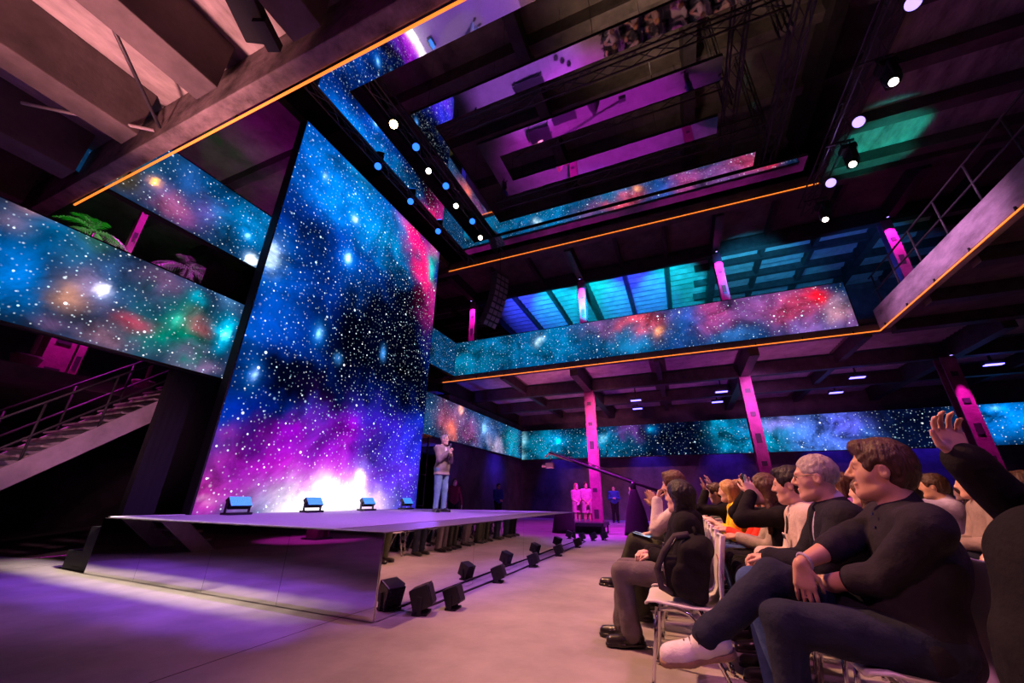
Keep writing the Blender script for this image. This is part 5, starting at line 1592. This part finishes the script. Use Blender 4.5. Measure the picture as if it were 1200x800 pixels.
# on and behind the stage
sp, J = person('speaker in a beige blazer and light jeans holding a microphone on stage', (-5.45, 8.5, 0.741), -18,
    dict(res=0.0085, girth=0.98, scale=1.04, skin='skin', pelvis=(0, 0, 0.95), chest=(0.0, 0, 1.27), neck=(0.0, 0, 1.465), head=(0.035, 0, 1.605), hs=0.95, hyaw=14, hpitch=-2,
         kneeL=(0.03, 0.10, 0.51), kneeR=(0.02, -0.10, 0.51), ankL=(0.02, 0.11, 0.09), ankR=(0.0, -0.11, 0.09), toeL=(1, 0.2, -0.04), toeR=(1, -0.2, -0.04),
         wristR=(0.26, -0.06, 1.30), wristL=(0.27, 0.02, 1.22), hdR=(0.35, 0.35, 0.75), hdL=(0.5, -0.3, 0.6), curlR=1.2, curlL=1.0, hnR=(0.4, 1, 0.2), hnL=(0.2, -1, 0), elbR=(-0.6, -0.5, -1), elbL=(-0.5, 0.6, -1),
         top='blazer_beige', topname='blazer', tope=0.016, hem=0.18, hemcut=0.80, open=True, under='white_shirt', collar=False, low='jeans_light', flare=0.05, hair=('crop', 'hair_grey'), fringe=0.10, seed=2))
mic = empty('microphone', 'hand microphone held by the speaker at chest height', 'microphone', (-5.45, 8.5, 0.741), math.radians(-18))
mic.scale = (1.04,) * 3
MB().tube([(0.30, -0.03, 1.27), (0.285, -0.02, 1.44)], 0.013, 10, 0.017).build('handle', M['black_gloss'], mic, True)
MB().lathe([(0.014, -0.03), (0.026, -0.015), (0.028, 0.01), (0.018, 0.03)], 12, Matrix.Translation((0.284, -0.02, 1.465))).build('grille_head', M['steel'], mic, True)

STAND = dict(res=0.010, pelvis=(0, 0, 0.93), chest=(0, 0, 1.25), neck=(0, 0, 1.44), head=(0.025, 0, 1.575), kneeL=(0.03, 0.09, 0.50), kneeR=(0.03, -0.09, 0.50), ankL=(0, 0.10, 0.09), ankR=(0, -0.10, 0.09))
def stand(label, loc, yaw, **k):
    d = dict(STAND)
    d.update(k)
    return person(label, loc, yaw, d)
stand('woman in a pink dress standing next to the pillar, hands folded', (-3.66, 16.35, 0), -60, girth=0.85, sw=0.16, skin='skin_tan', wristL=(0.16, 0.03, 0.92), wristR=(0.17, -0.03, 0.93), hdL=(0.3, -0.6, -0.4), hdR=(0.3, 0.6, -0.4), top='pink_dress', topname='dress', sleeve=0.42, low='pink_dress', skirt=0.36, hair=('short', 'hair_chestnut'), scale=0.99)
stand('woman in a pink dress with light hair, left of the other woman in pink', (-4.12, 16.6, 0), -50, girth=0.88, sw=0.16, skin='skin_pale', wristL=(0.18, 0.03, 0.95), wristR=(0.18, -0.03, 0.96), hdL=(0.3, -0.6, -0.3), hdR=(0.3, 0.6, -0.3), top='pink_dress', topname='dress', sleeve=0.42, low='pink_dress', skirt=0.34, hair=('bob', 'hair_blond'), scale=0.97)
stand('man in dark blue shirt and trousers standing by the far wall', (-3.3, 21.0, 0), -80, wristL=(0.16, 0.06, 1.12), wristR=(0.16, -0.06, 1.10), top='blue_cloth', low='black_cloth', hair=('short', 'hair_black'))
stand('man in a white shirt and black trousers by the far wall', (-2.45, 21.2, 0), -150, wristL=(0.10, 0.14, 0.90), wristR=(0.14, -0.10, 0.92), top='white_shirt', low='black_cloth', hair=('short', 'hair_brown'))
stand('woman in a burgundy blouse standing behind the stage', (-7.45, 12.5, 0), -40, girth=0.9, sw=0.16, skin='skin_pale', wristL=(0.12, 0.26, 0.86), wristR=(0.10, -0.30, 0.92), hdL=(0, 0, -1), hdR=(0.2, -0.2, -1), top='burgundy', low='black_cloth', hair=('long', 'hair_chestnut'), scale=1.0)
stand('technician in blue standing in the dark behind the stage', (-8.1, 17.6, 0), -30, wristL=(0.2, 0.05, 1.0), wristR=(0.2, -0.05, 1.0), top='blue_cloth', low='black_cloth', hair=('short', 'hair_black'))

# ------------------------------------------------------------------ the rest of the audience: small far copies of a few sitters, each an object of its own
def proto(label, **k):
    d = dict(res=0.013, hyaw=-20)
    d.update(k)
    t, _ = person(label, (0, 0, 0), 0, d)
    me = merge([c for c in t.children_recursive if c.type == 'MESH'], 'seated_body')
    wipe(t)
    return me
UPL = dict(wristL=(0.30, 0.12, 1.30), hdL=(0.1, 0, 1), hnL=(1, 0, 0), curlL=0.3, elbL=(0.4, 0.4, -1))
CLAP = dict(wristL=(0.30, 0.05, 1.06), wristR=(0.30, -0.03, 1.06), hdL=(0.3, -0.1, 1), hdR=(0.3, 0.1, 1), hnL=(0.3, -1, 0), hnR=(0.3, 1, 0), curlL=0.1, curlR=0.1, elbL=(0, 0.6, -1), elbR=(0, -0.6, -1))
PHONE = dict(wristL=(0.34, 0.06, 1.20), wristR=(0.34, -0.06, 1.20), hdL=(0, -0.2, 1), hdR=(0, 0.2, 1), hnL=(0.1, -1, 0), hnR=(0.1, 1, 0), curlL=0.6, curlR=0.6, elbL=(0.2, 0.6, -1), elbR=(0.2, -0.6, -1))
KIND = [
    ('person in a white shirt', proto('a', top='white_shirt', low='jeans_dark', hair=('short', 'hair_brown'))),
    ('person in black with dark hair', proto('b', top='black_cloth', low='black_cloth', hair=('bob', 'hair_black'), skin='skin_pale')),
    ('person in a purple top clapping overhead', proto('c', top='purple_cloth', low='jeans_dark', hair=('long', 'hair_chestnut'), girth=0.9, skin='skin_pale', **CLAP)),
    ('person in a navy blazer', proto('d', top='blazer_navy', low='grey_trousers', hair=('crop', 'hair_grey'))),
    ('person in a pale shirt holding up a phone', proto('e', top='lilac_shirt', sleeve=0.45, low='jeans_blue', hair=('short', 'hair_brown'), skin='skin_tan', **PHONE)),
    ('person in a cream jacket with one arm up', proto('f', top='cream_jacket', low='jeans_dark', hair=('bob', 'hair_blond'), girth=0.92, skin='skin_pale', **UPL)),
    ('person in green with short hair', proto('g', top='green_cloth', low='olive_trousers', hair=('short', 'hair_black'), skin='skin_tan')),
    ('person in a beige blazer', proto('h', top='blazer_beige', low='jeans_dark', hair=('short', 'hair_blond'))),
]
_t = chair(0, 0, 'x')
chair_me = merge(list(_t.children), 'shell_chair')
wipe(_t)
rr = random.Random(11)
ORD = ['', '', 'third', 'fourth', 'fifth', 'sixth', 'seventh']
rows = [(R1, 'front row', np.arange(5.5, 12.4, 0.58), 0.9, (0, 1, 3, 6, 7, 1, 3)), (R2, 'second row', np.arange(6.9, 12.5, 0.58), 0.85, (0, 1, 2, 3, 5, 6, 7)), (R3, 'third row', np.arange(5.1, 12.5, 0.6), 0.85, tuple(range(8))),
        (2.52, 'fourth row', np.arange(4.6, 12.6, 0.62), 0.85, (2, 4, 5, 0, 1, 4, 2, 7)), (3.4, 'fifth row', np.arange(6.0, 12.6, 0.62), 0.8, (2, 4, 5, 0, 1, 6)), (4.3, 'sixth row', np.arange(7.4, 12.7, 0.64), 0.7, tuple(range(8))), (5.2, 'seventh row', np.arange(8.6, 12.7, 0.66), 0.6, tuple(range(8)))]
for x, rn, ys, pf, kinds in rows:
    for y in ys:
        jx, jy = rr.uniform(-0.04, 0.04), rr.uniform(-0.04, 0.04)
        c = bpy.data.objects.new('shell_chair', chair_me)
        c.location = (x + jx, y + jy, 0)
        c.rotation_euler = (0, 0, PI + rr.uniform(-0.06, 0.06))
        COL.objects.link(c)
        tag(c, 'white shell chair among the packed seats of the ' + rn, 'chair', 'white shell chairs of the ' + rn)
        if rr.random() < pf:
            k = rr.choice(kinds)
            o = bpy.data.objects.new('person', KIND[k][1])
            o.location = (x + jx, y + jy, 0)
            o.rotation_euler = (0, 0, PI + rr.uniform(-0.25, 0.12))
            sc_ = rr.uniform(0.95, 1.05)
            o.scale = (sc_, sc_, sc_)
            COL.objects.link(o)
            tag(o, 'seated ' + KIND[k][0] + ' far along the ' + rn, 'person', KIND[k][0] + ', ' + rn)
# a few who stand in the dark behind the seats
for i, (x, y, k, l) in enumerate(((2.9, 14.6, 'blue_cloth', 'standing onlooker in blue in the dark behind the seats'), (4.6, 15.4, 'black_cloth', 'standing onlooker in black behind the seats, right of the one in blue'), (6.2, 14.2, 'purple_cloth', 'standing onlooker in purple at the right behind the seats'))):
    stand(l, (x, y, 0), 150, res=0.013, wristL=(0.16, 0.06, 1.05), wristR=(0.16, -0.06, 1.05), top=k, low='black_cloth', hair=('short', 'hair_black'))
